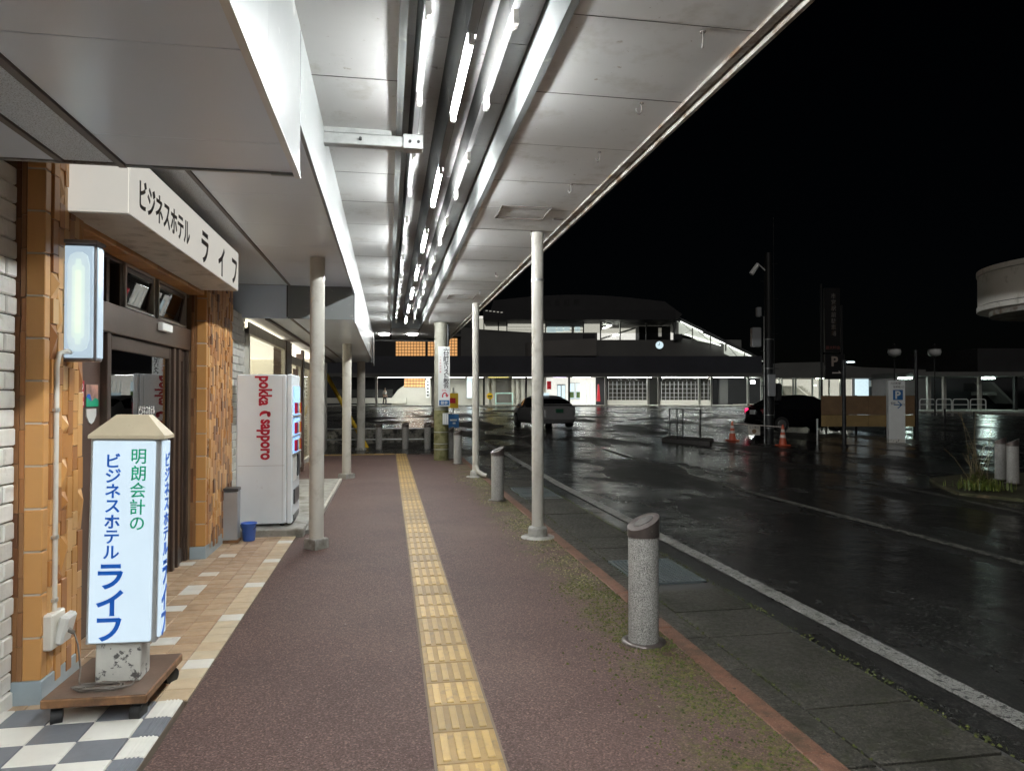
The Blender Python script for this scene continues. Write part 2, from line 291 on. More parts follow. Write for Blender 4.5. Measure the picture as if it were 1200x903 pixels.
# ------------------------------------------------------------------ mesh helpers
class MB:
    def __init__(s): s.v = []; s.f = []; s.sm = []; s.mi = []; s.m = 0
    def add(s, vs, fs, smooth=False):
        o = len(s.v); s.v += [tuple(v) for v in vs]
        for f in fs: s.f.append([i + o for i in f]); s.sm.append(smooth); s.mi.append(s.m)
        return s
    def box(s, x0, x1, y0, y1, z0, z1, c=0):
        if c <= 0:
            v = [(x, y, z) for z in (z0, z1) for y in (y0, y1) for x in (x0, x1)]
            return s.add(v, [(0, 2, 3, 1), (4, 5, 7, 6), (0, 1, 5, 4), (2, 6, 7, 3), (0, 4, 6, 2), (1, 3, 7, 5)])
        c = min(c, (x1 - x0) * .45, (y1 - y0) * .45, (z1 - z0) * .45)
        X, Y, Z = (x0, x1), (y0, y1), (z0, z1); v = []; idx = {}
        for i in (0, 1):
            for j in (0, 1):
                for k in (0, 1):
                    a, b, d = (1 if i == 0 else -1), (1 if j == 0 else -1), (1 if k == 0 else -1)
                    idx[i, j, k, 0] = len(v); v.append((X[i], Y[j] + b * c, Z[k] + d * c))
                    idx[i, j, k, 1] = len(v); v.append((X[i] + a * c, Y[j], Z[k] + d * c))
                    idx[i, j, k, 2] = len(v); v.append((X[i] + a * c, Y[j] + b * c, Z[k]))
        F = []; q = [(0, 0), (1, 0), (1, 1), (0, 1)]
        for e in (0, 1):
            for ax in (0, 1, 2):
                def key(p, t): l = list(p); l.insert(ax, e); return idx[(l[0], l[1], l[2], t)]
                F.append([key(p, ax) for p in q])
        for ax in (0, 1, 2):
            t1, t2 = [t for t in (0, 1, 2) if t != ax]
            for p in q:
                def key2(w, t): l = list(p); l.insert(ax, w); return idx[(l[0], l[1], l[2], t)]
                F.append([key2(0, t1), key2(1, t1), key2(1, t2), key2(0, t2)])
        for i in (0, 1):
            for j in (0, 1):
                for k in (0, 1): F.append([idx[i, j, k, 0], idx[i, j, k, 1], idx[i, j, k, 2]])
        cx, cy, cz = (x0 + x1) / 2, (y0 + y1) / 2, (z0 + z1) / 2
        G = []
        for f in F:
            a, b, d = (Vector(v[f[0]]), Vector(v[f[1]]), Vector(v[f[2]]))
            n = (b - a).cross(d - a)
            if n.dot((a + b + d) / 3 - Vector((cx, cy, cz))) < 0: f = f[::-1]
            G.append(f)
        return s.add(v, G)
    def cyl(s, p0, p1, r0, r1=None, n=16, cap=True, smooth=True):
        r1 = r0 if r1 is None else r1; p0, p1 = Vector(p0), Vector(p1); d = (p1 - p0).normalized()
        u = d.orthogonal().normalized(); w = d.cross(u); v = []
        for p, r in ((p0, r0), (p1, r1)):
            for i in range(n): a = 2 * math.pi * i / n; v.append(p + (u * math.cos(a) + w * math.sin(a)) * r)
        s.add(v, [(i, (i + 1) % n, n + (i + 1) % n, n + i) for i in range(n)], smooth)
        if cap:
            s.add(v[:n], [tuple(range(n))[::-1]]); s.add(v[n:], [tuple(range(n))])
        return s
    def lathe(s, prof, n=24, c=(0, 0, 0), smooth=True):
        v = []
        for r, z in prof:
            for i in range(n): a = 2 * math.pi * i / n; v.append((c[0] + r * math.cos(a), c[1] + r * math.sin(a), c[2] + z))
        f = [(k * n + i, k * n + (i + 1) % n, (k + 1) * n + (i + 1) % n, (k + 1) * n + i) for k in range(len(prof) - 1) for i in range(n)]
        s.add(v, f, smooth); s.add(v[:n], [tuple(range(n))[::-1]]); s.add(v[-n:], [tuple(range(n))]); return s
    def tube(s, pts, r, n=8):
        pts = [Vector(p) for p in pts]; v = []; up = None
        for i, p in enumerate(pts):
            t = (pts[min(i + 1, len(pts) - 1)] - pts[max(i - 1, 0)]).normalized()
            u = t.orthogonal().normalized() if up is None else (up - t * up.dot(t)).normalized(); up = u; w = t.cross(u)
            for k in range(n): a = 2 * math.pi * k / n; v.append(p + (u * math.cos(a) + w * math.sin(a)) * r)
        f = [(i * n + k, i * n + (k + 1) % n, (i + 1) * n + (k + 1) % n, (i + 1) * n + k) for i in range(len(pts) - 1) for k in range(n)]
        s.add(v, f, True); s.add(v[:n], [tuple(range(n))[::-1]]); s.add(v[-n:], [tuple(range(n))]); return s
    def prism(s, poly, y0, y1, ax='y'):
        """polygon in (x,z) extruded along y, or (y,z) along x, or (x,y) along z"""
        n = len(poly)
        def P(p, q): return {'y': (p[0], q, p[1]), 'x': (q, p[0], p[1]), 'z': (p[0], p[1], q)}[ax]
        v = [P(p, y0) for p in poly] + [P(p, y1) for p in poly]
        return s.add(v, [tuple(range(n))[::-1], tuple(range(n, 2 * n))] + [(i, (i + 1) % n, n + (i + 1) % n, n + i) for i in range(n)])
    def mesh(s, name):
        me = bpy.data.meshes.new(name); me.from_pydata(s.v, [], s.f); me.update()
        me.polygons.foreach_set('use_smooth', s.sm); me.polygons.foreach_set('material_index', s.mi)
        import bmesh
        b = bmesh.new(); b.from_mesh(me); bmesh.ops.recalc_face_normals(b, faces=b.faces); b.to_mesh(me); b.free()
        return me
    def build(s, name, m, parent=None, loc=None):
        return put(name, s.mesh(name), m, parent, loc)
def put(name, me, m, parent=None, loc=None, scale=None, rot=None):
    o = bpy.data.objects.new(name, me); COL.objects.link(o)
    ms = m if isinstance(m, (list, tuple)) else [m]
    if len(me.materials) == 0:
        for q in ms: me.materials.append(q)
    elif me.materials[0] != ms[0]:
        o.material_slots[0].link = 'OBJECT'; o.material_slots[0].material = ms[0]
    if parent: o.parent = parent
    if loc: o.location = loc
    if scale: o.scale = scale
    if rot: o.rotation_euler = rot
    return o
def tag(o, label, cat, group=None):
    o['label'] = label; o['category'] = cat
    if group: o['group'] = group
    return o
def thing(name, label, cat, loc=(0, 0, 0), rz=0, group=None):
    o = bpy.data.objects.new(name, None); COL.objects.link(o); o.location = loc; o.rotation_euler = (0, 0, rz)
    return tag(o, label, cat, group)
def struct(o): o['kind'] = 'structure'; return o
def copy_tree(o, parent=None):
    c = o.copy(); COL.objects.link(c)
    if parent: c.parent = parent
    for ch in list(o.children): copy_tree(ch, c)
    return c
B = lambda *a, **k: MB().box(*a, **k)
def text_mesh(body, size, bold=0.0, sx=1.0):
    c = bpy.data.curves.new('t', 'FONT'); c.body = body; c.size = size; c.offset = bold * size; c.extrude = .0012; c.resolution_u = 3
    c.align_x = 'CENTER'; c.align_y = 'CENTER'
    o = bpy.data.objects.new('t', c); COL.objects.link(o)
    dg = bpy.context.evaluated_depsgraph_get(); me = bpy.data.meshes.new_from_object(o.evaluated_get(dg))
    bpy.data.objects.remove(o); bpy.data.curves.remove(c)
    xs = [v.co.x for v in me.vertices]; ys = [v.co.y for v in me.vertices]
    if xs:
        cx, cy = (min(xs) + max(xs)) / 2, (min(ys) + max(ys)) / 2
        for v in me.vertices: v.co.x = (v.co.x - cx) * sx; v.co.y -= cy
    return me
def text(body, size, pos, ux, uy, m, parent=None, bold=0., sx=1., name='lettering', vert=None, sy=1.):
    """flat lettering at pos; ux/uy are its reading and up directions. vert = pitch for stacked characters"""
    ux, uy = Vector(ux), Vector(uy); uz = ux.cross(uy)
    if vert:
        mb = MB()
        for i, ch in enumerate(body):
            me = text_mesh(ch, size, bold, sx)
            off = ((len(body) - 1) / 2 - i) * vert
            mb.add([(v.co.x, v.co.y + off, v.co.z) for v in me.vertices], [tuple(p.vertices) for p in me.polygons])
            bpy.data.meshes.remove(me)
        me = mb.mesh(name)
    else: me = text_mesh(body, size, bold, sx)
    me.materials.clear(); me.name = name
    if sy != 1:
        for v in me.vertices: v.co.y *= sy
    o = put(name, me, m, parent)
    mx = Matrix((ux, uy, uz)).transposed().to_4x4(); mx.translation = Vector(pos); o.matrix_local = mx
    return o
FX, FZ = (0, 1, 0), (0, 0, 1)        # reading dir / up on a face that looks towards +X
CF = (1, 0, 0)                        # reading dir on a face that looks towards -Y

# ------------------------------------------------------------------ ground
TH = YAW
def depth(x, y): return x * math.sin(TH) + y * math.cos(TH)
ZT = [(-100, -.10), (14, -.10), (19, -.03), (24, .09), (31, .26), (38, .42), (45, .53), (58, .68), (70, .78), (90, .84), (600, .9)]
def gz(x, y):
    s = depth(x, y)
    for (a, p), (b, q) in zip(ZT, ZT[1:]):
        if s <= b: return p + (q - p) * (s - a) / (b - a)
    return ZT[-1][1]
def loc2w(a, b): return (a * math.cos(TH) + b * math.sin(TH), -a * math.sin(TH) + b * math.cos(TH))
def pix(u, v, d): return ((u - 600) * d / 833, H + d * ((451.5 - v) / 833 * math.cos(PITCH) + math.sin(PITCH)))
def at(u, d, z=None):
    """ground point seen in column u at distance d"""
    x, y = loc2w((u - 600) * d / 833, d); return (x, y, gz(x, y) if z is None else z)
g = MB(); bs = [-30, -10, 0, 6, 10, 14, 19, 24, 27.5, 31, 34.5, 38, 45, 58, 70, 90, 150, 400]
for b0, b1 in zip(bs, bs[1:]):
    for a0, a1 in zip([-300, -60, -20, 0, 20, 60], [-60, -20, 0, 20, 60, 300]):
        vs = [(*loc2w(a, b),) for a, b in ((a0, b0), (a1, b0), (a1, b1), (a0, b1))]
        g.add([(x, y, gz(x, y)) for x, y in vs], [(0, 1, 2, 3)])
struct(g.build('road', M['road']))
def strip(name, pts, w, off, m):
    mb = MB(); P = []
    for (x0, y0), (x1, y1) in zip(pts, pts[1:]):
        n = max(1, int(math.hypot(x1 - x0, y1 - y0) / .7))
        P += [(x0 + (x1 - x0) * i / n, y0 + (y1 - y0) * i / n) for i in range(n)]
    P.append(pts[-1]); v = []
    for i, p in enumerate(P):
        q0, q1 = P[max(i - 1, 0)], P[min(i + 1, len(P) - 1)]; t = Vector((q1[0] - q0[0], q1[1] - q0[1])).normalized()
        for sgn in (1, -1):
            x, y = p[0] - t.y * w / 2 * sgn, p[1] + t.x * w / 2 * sgn; v.append((x, y, gz(x, y) + off))
    mb.add(v, [(2 * i, 2 * i + 1, 2 * i + 3, 2 * i + 2) for i in range(len(P) - 1)])
    return struct(mb.build(name, m))
strip('edge_line', [(3.33, -4), (3.33, 20), (3.1, 26), (2.6, 30)], .17, .008, M['linepaint'])
strip('centre_line', [(6.50, -4), (6.50, 21)], .15, .008, M['linethin'])
strip('far_edge_line', [(9.1, 8.0), (9.45, 10.2), (9.6, 11.5), (9.5, 13.5)], .12, .008, M['linethin'])
# pavement
struct(B(-1.05, 1.87, -7, 22.55, -.14, 0).build('pavement', M['walk']))
struct(B(-3.6, -1.05, 14.3, 22.55, -.14, -.004).build('side_pavement', M['walk']))
kr = struct(B(1.872, 1.998, -7, 22.5, -.13, -.012).build('kerb', M['joint']))
kme = B(0, .128, 0, .892, -.13, .004, c=.008).mesh('kerb_stone')
for i in range(32): put('kerb_stone', kme, M['kerb'], kr, (1.871, -6 + i * .9, random.uniform(-.003, .002)))
gt = struct(B(2.0, 2.96, -7, 22.6, -.2, -.098).build('gutter', M['joint']))
lip = B(0, .243, 0, .590, -.07, 0, c=.002).mesh('gutter_stone'); slab = B(0, .656, 0, .588, -.07, 0, c=.002).mesh('gutter_cover')
for i in range(48):
    y = -6 + i * .6
    put('gutter_stone', lip, M['gutter'], gt, (2.004, y, -.082 + random.uniform(-.003, .003)))
    if 6.2 < y + .3 < 7.2 or 11.7 < y + .3 < 13.3: continue
    put('gutter_cover', slab, M['gutter'], gt, (2.265, y, -.084 + random.uniform(-.004, .004)), rot=(random.uniform(-.004, .004), random.uniform(-.004, .004), 0))
for y0, y1 in ((6.24, 7.18), (11.75, 12.5), (12.52, 13.27)):
    gb = MB(); gb.box(2.27, 2.93, y0, y0 + .03, -.11, -.078).box(2.27, 2.93, y1 - .03, y1, -.11, -.078)
    gb.box(2.27, 2.3, y0, y1, -.11, -.079).box(2.90, 2.93, y0, y1, -.11, -.079)
    x = 2.335
    while x < 2.89: gb.box(x, x + .012, y0 + .03, y1 - .03, -.11, -.080); x += .042
    gb.build('drain_grate', M['grate'], gt)
# tactile strip
ts = struct(B(.205, .527, -2.1, 20.72, -.02, .003).build('tactile_paving', M['fgrout']))
tb = MB(); tb.box(0, .297, 0, .297, -.01, .008, c=.003); tb.m = 1
for k in range(4): tb.box(.028 + k * .067, .028 + k * .067 + .038, .02, .277, .007, .0135, c=.004)
TM = []
for _f in (1, .86, .74, 1.1):
    q = tb.mesh('tactile_block'); TM.append(q)
    q.materials.append(mat('yellow_tactile', (.33 * _f, .205 * _f, .062 * _f), .5, .1, 6, .12, 90, stain=[(9, (.22, .15, .06), .50, .70), (45, (.10, .075, .04), .66, .74)]))
    q.materials.append(mat('yellow_tactile_bar', (.46 * _f, .295 * _f, .085 * _f), .45, .1, 10, .08, 90, stain=[(16, (.30, .20, .08), .54, .72), (60, (.12, .085, .045), .67, .74)]))
for i in range(75): me = random.choice(TM); put('tactile_block', me, me.materials[0], ts, (.2175, -1.95 + i * .3015, random.uniform(-.001, .001)))
s2 = struct(B(-3.4, .205, 20.38, 20.70, -.02, .0025).build('side_tactile_paving', M['fgrout']))
for i in range(12): me = random.choice(TM); put('tactile_block', me, me.materials[0], s2, (.19 - i * .3015, 20.39, 0), rot=(0, 0, R(90)))
# entrance floor of tiles
ef = struct(B(-2.02, -1.05, 4.06, 8.95, -.10, .008).build('entrance_floor', M['fgrout']))
TW, TL = .160, .1535
fm = B(.002, TW - .002, .002, TL - .002, 0, .012, c=.003).mesh('floor_tile')
WH = {(2, 6): 1}
whites = [(-1.51, 5.01), (-1.56, 5.88), (-1.54, 6.34), (-1.54, 6.42), (-1.54, 6.83), (-1.54, 7.71), (-1.92, 7.29)]
for r in range(32):
    for cidx in range(6):
        x = -1.052 - (cidx + 1) * TW; y = 4.065 + r * TL
        if y + TL > 8.95: continue
        m = random.choice(FB if cidx == 0 else FT)
        if cidx == 0 and r % 6 == 3: m = FW
        if any(x <= wx < x + TW and y <= wy < y + TL for wx, wy in whites): m = FW
        put('floor_tile', fm, m, ef, (x, y, .003 + random.uniform(-.0008, .0008)))
cf = struct(B(-2.6, -1.065, 1.5, 4.055, -.12, .018).build('checker_floor', M['fgrout']))
cm = B(.0015, .2235, .0015, .2035, 0, .012, c=.003).mesh('floor_tile')
for r in range(11):
    for cidx in range(6):
        x = -1.20 - (cidx + 1) * .225; y = 4.05 - (r + 1) * .205
        put('floor_tile', cm, CK[(r + cidx) % 2], cf, (x, y, .015))
    nb = MB(); nb.box(.0015, .132, .0015, .2035, -.10, .012, c=.006)
    for k in range(4): nb.box(.05 + k * .018, .058 + k * .018, .004, .201, .011, .015)
    put('nosing_tile', nb.mesh('nosing_tile'), CK[(r + 1) % 2], cf, (-1.20, 4.05 - (r + 1) * .205, .015))

rng = random.Random(5); mo = MB()
def tuft(x, y, r, h, z=0):
    n = 5; a0 = rng.uniform(0, 6); v = [(x + r * rng.uniform(.7, 1.2) * math.cos(a0 + i * 6.283 / n), y + r * rng.uniform(.7, 1.2) * math.sin(a0 + i * 6.283 / n), z - .002) for i in range(n)] + [(x + rng.gauss(0, r * .2), y + rng.gauss(0, r * .2), z + h)]
    mo.add(v, [(i, (i + 1) % n, n) for i in range(n)])
for k in range(300):
    cx, cy = 1.86 - abs(rng.gauss(0, .22)), rng.choice([rng.uniform(2.2, 6), rng.uniform(4, 9), rng.uniform(8, 15)]); sp = rng.uniform(.03, .13)
    for j in range(rng.randrange(6, 34)):
        x, y = cx + rng.gauss(0, sp), cy + rng.gauss(0, sp * 1.8)
        if x > 1.868: continue
        mo.m = rng.choice([0, 0, 1, 2]) if cy < 6 else rng.choice([2, 3, 3, 0]); tuft(x, y, rng.uniform(.005, .016), rng.uniform(.004, .011))
for k in range(170):
    a = rng.uniform(0, 6.28); r = rng.uniform(.14, .21); mo.m = rng.choice([0, 1, 2]); tuft(1.68 + r * math.cos(a), 4.54 + r * math.sin(a), rng.uniform(.005, .014), rng.uniform(.004, .011))
for k in range(900):
    mo.m = rng.choice([0, 1, 2, 0]); tuft(1.866 - abs(rng.gauss(0, .012)), rng.uniform(1.5, 16), rng.uniform(.004, .012), rng.uniform(.004, .010))
for k in range(1300):
    mo.m = rng.choice([0, 0, 1]); tuft(rng.choice([2.0, 2.258, 2.935, 2.97]) + rng.gauss(0, .010), rng.uniform(2, 14), rng.uniform(.004, .013), rng.uniform(.004, .012), -.082)
MS = [mat('moss_tuft', c, .9, .3, 30) for c in [(.045, .055, .010), (.075, .085, .015), (.10, .095, .03), (.24, .22, .12)]]
_o = mo.build('moss', MS); _o['kind'] = 'stuff'
# ------------------------------------------------------------------ the walkway canopy
cp = thing('walkway_canopy', 'white panelled walkway canopy with a long recessed light trough over the pavement', 'canopy')
Z0, ZT_ = 3.55, 3.84
bk = MB(); bk.box(-.47, .06, -6, 24.2, 3.568, 3.6).box(.895, 1.89, -6, 24.2, 3.568, 3.6).box(.06, .895, 20.05, 24.2, 3.568, 3.6)
bk.box(-.5, 1.98, -6, 24.2, 3.90, 3.98).build('roof_deck', M['joint'], cp)
pl = B(.002, .526, .003, .917, 0, .018).mesh('ceiling_panel')
pr = B(.002, .986, .003, .917, 0, .018).mesh('ceiling_panel')
pt = B(.0025, .765, .0025, .917, 0, .018, c=.003).mesh('ceiling_panel')
for i in range(33):
    y = 3.43 - 10 * .92 + i * .92
    if y > 23.3: break
    jz = lambda: Z0 + random.uniform(-.0015, .0015)
    put('ceiling_panel', pl, M['ceil'], cp, (-.468, y, jz())); put('ceiling_panel', pr, M['ceil'], cp, (.897, y, jz()))
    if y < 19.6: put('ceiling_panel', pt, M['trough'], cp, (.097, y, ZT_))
    else: put('ceiling_panel', pt, M['ceil'], cp, (.097, y + .45, jz()))
sm_l, sm_r = B(-.466, .05, -.0028, .0028, -.0014, .001).mesh('seam'), B(.908, 1.885, -.0028, .0028, -.0014, .001).mesh('seam')
for i in range(32):
    y = 3.43 - 9 * .92 + i * .92
    if y > 23.5: break
    put('seam', sm_l, M['joint'], cp, (0, y, Z0)); put('seam', sm_r, M['joint'], cp, (0, y, Z0))
tr = MB(); tr.box(.072, .094, -6, 20.02, 3.541, 3.9).box(.866, .892, -6, 20.02, 3.541, 3.9).box(.094, .866, 20.0, 20.04, 3.538, 3.9)
tr.box(.050, .094, -6, 20.04, 3.5415, 3.5465).box(.866, .908, -6, 20.04, 3.5415, 3.5465).build('trough_frame', M['fascia'], cp)
ed = MB(); ed.box(1.886, 1.905, -6, 24.2, 3.530, 3.60).box(1.962, 1.985, -6, 24.2, 3.505, 3.92).build('edge_trim', M['trim'], cp)
sg = B(0, .055, 0, 1.835, 3.546, 3.58, c=.003).mesh('edge_strip')
for i in range(16): put('edge_strip', sg, M['trim'], cp, (1.906, -5.5 + i * 1.84, random.uniform(-.002, .002)))
B(-.47, 1.985, 24.2, 24.23, 3.5, 3.98).build('end_fascia', M['fascia'], cp)
for (x, y, l) in ((1.38, 7.25, .5), (1.38, 13.6, .55)):
    hb = MB(); w = .52
    hb.box(x - w / 2, x + w / 2, y - l / 2, y - l / 2 + .014, 3.543, 3.552).box(x - w / 2, x + w / 2, y + l / 2 - .014, y + l / 2, 3.543, 3.552)
    hb.box(x - w / 2, x - w / 2 + .014, y - l / 2, y + l / 2, 3.542, 3.552).box(x + w / 2 - .014, x + w / 2, y - l / 2, y + l / 2, 3.542, 3.552)
    hb.build('hatch_frame', M['groove'], cp)
B(1.75, 1.86, 7.42, 7.47, 3.544, 3.552).build('vent_slot', M['groove'], cp)
hk = MB(); hk.tube([(0, 0, 0), (0, 0, -.035)] + [(0, .012 - .012 * math.cos(a * .5), -.035 - .0 - .016 * math.sin(a * .5) * 1.0) for a in (1, 2, 3, 4, 5, 6)] + [(0, .024, -.028)], .0028, 6)
hk.cyl((0, 0, -.004), (0, 0, .001), .01, n=8)
hme = hk.mesh('hook')
for _v in hme.vertices: _v.co *= 1.5
for y in (3.48, 4.40, 5.34, 6.21, 8.05, 10.8, 12.7): put('hook', hme, M['groove'], cp, (1.625, y, 3.55), rot=(0, 0, random.uniform(0, 6)))
# posts on the kerb side
def post(x, y, z1, r, parent, base=True):
    p = MB().cyl((x, y, .0), (x, y, z1), r, n=24).build('post', M['post'], parent)
    if base:
        MB().lathe([(.115, 0), (.112, .10), (.10, .125), (.075, .13)], 20, (x, y, 0)).build('collar', M['concrete'], p)
        MB().lathe([(.20, 0), (.19, .012), (.13, .022)], 14, (x, y, 0)).build('footing', M['concrete'], p)
    return p
p1 = post(1.72, 8.13, 3.552, .069, cp); MB().lathe([(.074, 2.98), (.074, 3.01)], 20, (1.72, 8.13, 0)).build('band', M['steel'], p1)
p2 = post(1.77, 14.5, 3.552, .069, cp); MB().tube([(1.77, 14.42, .22), (1.80, 14.36, .12), (1.9, 14.25, .06), (1.97, 14.2, .05)], .045, 10).build('drain_elbow', M['post'], p2)
MB().tube([(.9, 8.13, 3.02), (1.72, 8.13, 3.0)], .006, 6); post(1.72, -1.2, 3.552, .069, cp)
# three rows of lamp housings
for X, lit, lab in ((.197, False, 'left rail of empty lamp sockets in the canopy trough'), (.425, True, 'middle rail with the lit white tubes in the canopy trough'),
               (.650, False, 'right rail of empty lamp sockets in the canopy trough, on the road side')):
    rl = thing('lamp_rail', lab, 'ceiling light', (X, 0, 0), 0, 'lamp rails in the canopy trough')
    w1, w0, zb = (.062, .026, 3.53) if lit else (.040, .022, 3.66)
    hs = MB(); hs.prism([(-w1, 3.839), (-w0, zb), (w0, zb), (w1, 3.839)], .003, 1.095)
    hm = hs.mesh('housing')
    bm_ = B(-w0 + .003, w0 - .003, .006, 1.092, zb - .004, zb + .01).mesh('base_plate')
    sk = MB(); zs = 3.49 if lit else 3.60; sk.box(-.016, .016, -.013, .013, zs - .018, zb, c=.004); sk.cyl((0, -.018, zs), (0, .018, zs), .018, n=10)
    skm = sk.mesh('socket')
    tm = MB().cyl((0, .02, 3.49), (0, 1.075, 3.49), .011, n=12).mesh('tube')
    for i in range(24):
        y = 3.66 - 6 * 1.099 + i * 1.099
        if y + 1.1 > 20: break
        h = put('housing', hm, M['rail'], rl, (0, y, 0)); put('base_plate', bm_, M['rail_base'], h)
        if lit:
            if i % 2 == 0 or y < 1.0:  # behind the camera the alternate gaps also get tubes, added for extra light
                for yy in (0.012, 1.085): put('socket', skm, M['socket'], rl, (0, y + yy, 0))
                put('tube', tm, M['tube'], rl, (0, y, 0))
        else:
            for yy in (.02, 1.08): put('socket', skm, M['socket'], rl, (.004, y + yy, .0), rot=(0, 0, random.uniform(-.1, .1)))
ln = MB().lathe([(.16, -.0), (.15, -.03), (.10, -.045)], 20).mesh('ceiling_lamp')
for x, y, l in ((-.12, 21.9, 'left round lamp on the far canopy ceiling'), (.72, 21.8, 'right round lamp on the far canopy ceiling')):
    tag(put('ceiling_lamp', ln, M['endlamp'], None, (x, y, 3.548)), l, 'ceiling light', 'round lamps at the canopy end')
# bracket between the shop fascia and the trough
br = thing('steel_bracket', 'galvanised square steel bracket arm bolted under the canopy beside the fascia', 'bracket')
MB().box(-.66, .24, 5.16, 5.24, 3.43, 3.51, c=.005).build('arm', M['steel'], br)
MB().box(-.56, .02, 5.17, 5.23, 3.512, 3.555, c=.004).build('upper_arm', M['steel'], br)
MB().box(.10, .245, 5.145, 5.255, 3.42, 3.525, c=.004).build('end_clamp', M['steel'], br)
for x in (-.2, .15, .21): MB().cyl((x, 5.135, 3.47), (x, 5.165, 3.47), .011, n=8).build('bolt', M['rubber'], br)

# ------------------------------------------------------------------ hotel building
hb = thing('hotel_building', 'hotel front with amber tiled pillars, bronze glass doors and grey soffits', 'building')
B(-2.6, -2.05, 4.6, 7.55, 2.72, 4.6).build('upper_wall', M['fascia'], hb)
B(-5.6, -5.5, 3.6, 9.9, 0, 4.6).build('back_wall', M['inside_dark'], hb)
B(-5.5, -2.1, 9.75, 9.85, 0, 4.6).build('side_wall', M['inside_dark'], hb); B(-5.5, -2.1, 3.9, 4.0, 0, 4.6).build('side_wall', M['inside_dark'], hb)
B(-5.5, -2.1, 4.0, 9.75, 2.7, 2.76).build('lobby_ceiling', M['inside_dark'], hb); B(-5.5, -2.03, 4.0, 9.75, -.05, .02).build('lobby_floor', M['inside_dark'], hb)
# white brick walls
def bricks(x, y0, y1, z0, z1, nm):
    w = B(x - .5, x - .015, y0, y1, z0, z1).build('brick_wall', M['mortar'], hb)
    bm_ = B(-.02, .012, .003, .213, .004, .094, c=.007).mesh('brick'); bh = B(-.02, .012, .003, .104, .004, .094, c=.007).mesh('brick')
    r = 0; z = z0
    while z < z1 - .05:
        y = y1 - (.108 if r % 2 else 0); 
        if r % 2: put('brick', bh, M['whitebrick'], w, (x + random.uniform(-.004, .006), y1 - .107, z))
        while y > y0 + .1:
            y -= .2165; put('brick', bm_, M['whitebrick'], w, (x + random.uniform(-.005, .007), y, z))
        z += .098; r += 1
    return w
bricks(-1.945, 2.75, 4.138, 0.0, 2.8, 'near'); bricks(-1.945, 8.76, 10.2, .1, 2.75, 'far')
# tiled pillars
def tile_mesh(w, h, kind):
    mb = MB()
    if kind == 0: mb.box(0, .02, 0.0018, w - .0018, 0.0018, h - .0018, c=.0025)
    else:
        p = (random.uniform(.25, .75) * w, random.uniform(.2, .8) * h)
        v = [(0, .001, .001), (0, w - .001, .001), (0, w - .001, h - .001), (0, .001, h - .001)]
        e = .010; v += [(e, .001, .001), (e, w - .001, .001), (e, w - .001, h - .001), (e, .001, h - .001)]
        pk = .036 if kind == 2 else .024
        v.append((pk, p[0], p[1]))
        mb.add(v, [(0, 1, 5, 4), (1, 2, 6, 5), (2, 3, 7, 6), (3, 0, 4, 7), (4, 5, 8), (5, 6, 8), (6, 7, 8), (7, 4, 8)])
    return mb.mesh('tile')
def pillar(y0, y1, z1, colw, x=-1.815, near=True):
    pm = B(x - .22, x, y0 + .012, y1, 0, z1).build('pillar', M['dgrout'], hb)
    bp = MB(); bp.box(x - .13, x + .022, y0 - .006, y1, .0, .135, c=.004); bp.build('base_tile', M['bluebase'], pm)
    hts = [.10, .14, .19, .24] if near else [.08, .11, .15, .20]
    lib = {h: [tile_mesh(colw, h, k) for k in ((0, 0, 0, 0, 0, 0, 0, 0, 1, 2) if near else (0, 0, 0, 0, 0, 0, 0, 1))] for h in hts}
    # corner column of plain tiles wrapping both faces
    z = .137; cw = .075
    cme = B(-cw, .016, 0, cw - .012, .002, .218, c=.004).mesh('corner_tile')
    B(x - cw, x + .006, y0 + .004, y0 + cw, .137, z1).build('corner_grout', M['grout'], pm)
    k = 0
    while z < z1:
        put('corner_tile', cme, OT[(k * 3) % 3], pm, (x, y0, z)); z += .226; k += 1
    n = int(round((y1 - y0 - cw) / colw))
    for ci in range(n):
        z = .137 - (ci % 2) * .06; y = y0 + cw + ci * (y1 - y0 - cw) / n
        while z < z1 - .03:
            h = random.choice(hts); 
            if z + h > z1: h = min(hts)
            me = random.choice(lib[h])
            pal = OT if (near or random.random() < .78) else BT
            put('tile', me, random.choice(pal), pm, (x + random.choice([0, .002, .004, .006] if near else [0, .002, .005, .010]), y, z)); z += h
    # front face towards the street corner
    if near: cols = [(x - .135, .06, BT), (x - .075 - .062 + .002, .0, None)]
    zz = .137; fw = (x - .13, x - cw)
    fw_w = (fw[1] - fw[0]) / 2
    for c2 in range(2):
        zz = .137
        while zz < z1 - .03:
            h = random.choice([.18, .26, .34]); h = min(h, z1 - zz)
            me = B(fw[0] + c2 * fw_w + .001, fw[0] + (c2 + 1) * fw_w - .001, y0 + random.choice([0, .003, .007]), y0 + .03, .001, h - .001, c=.003).mesh('tile')
            put('tile', me, random.choice(BT if c2 == 0 else BT[:1] + BT[2:3] + OT[3:4]), pm, (0, 0, zz)); zz += h
    return pm
pillar(4.14, 4.62, 3.1, .068); pillar(7.55, 8.75, 2.95, .0705, near=False)
# lintel of tiles above the doors
lt = B(-2.05, -1.835, 4.62, 7.55, 2.655, 2.735).build('lintel', M['grout'], hb)
lme = B(0, .235, 0, .29, 0, .088, c=.004).mesh('tile')
for i in range(10): put('tile', lme, OT[i % 3], lt, (-2.055, 4.622 + i * .2925, 2.650))
B(-2.0, -1.79, 4.56, 7.6, 2.742, 2.765).build('lintel_flashing', M['alu'], hb)
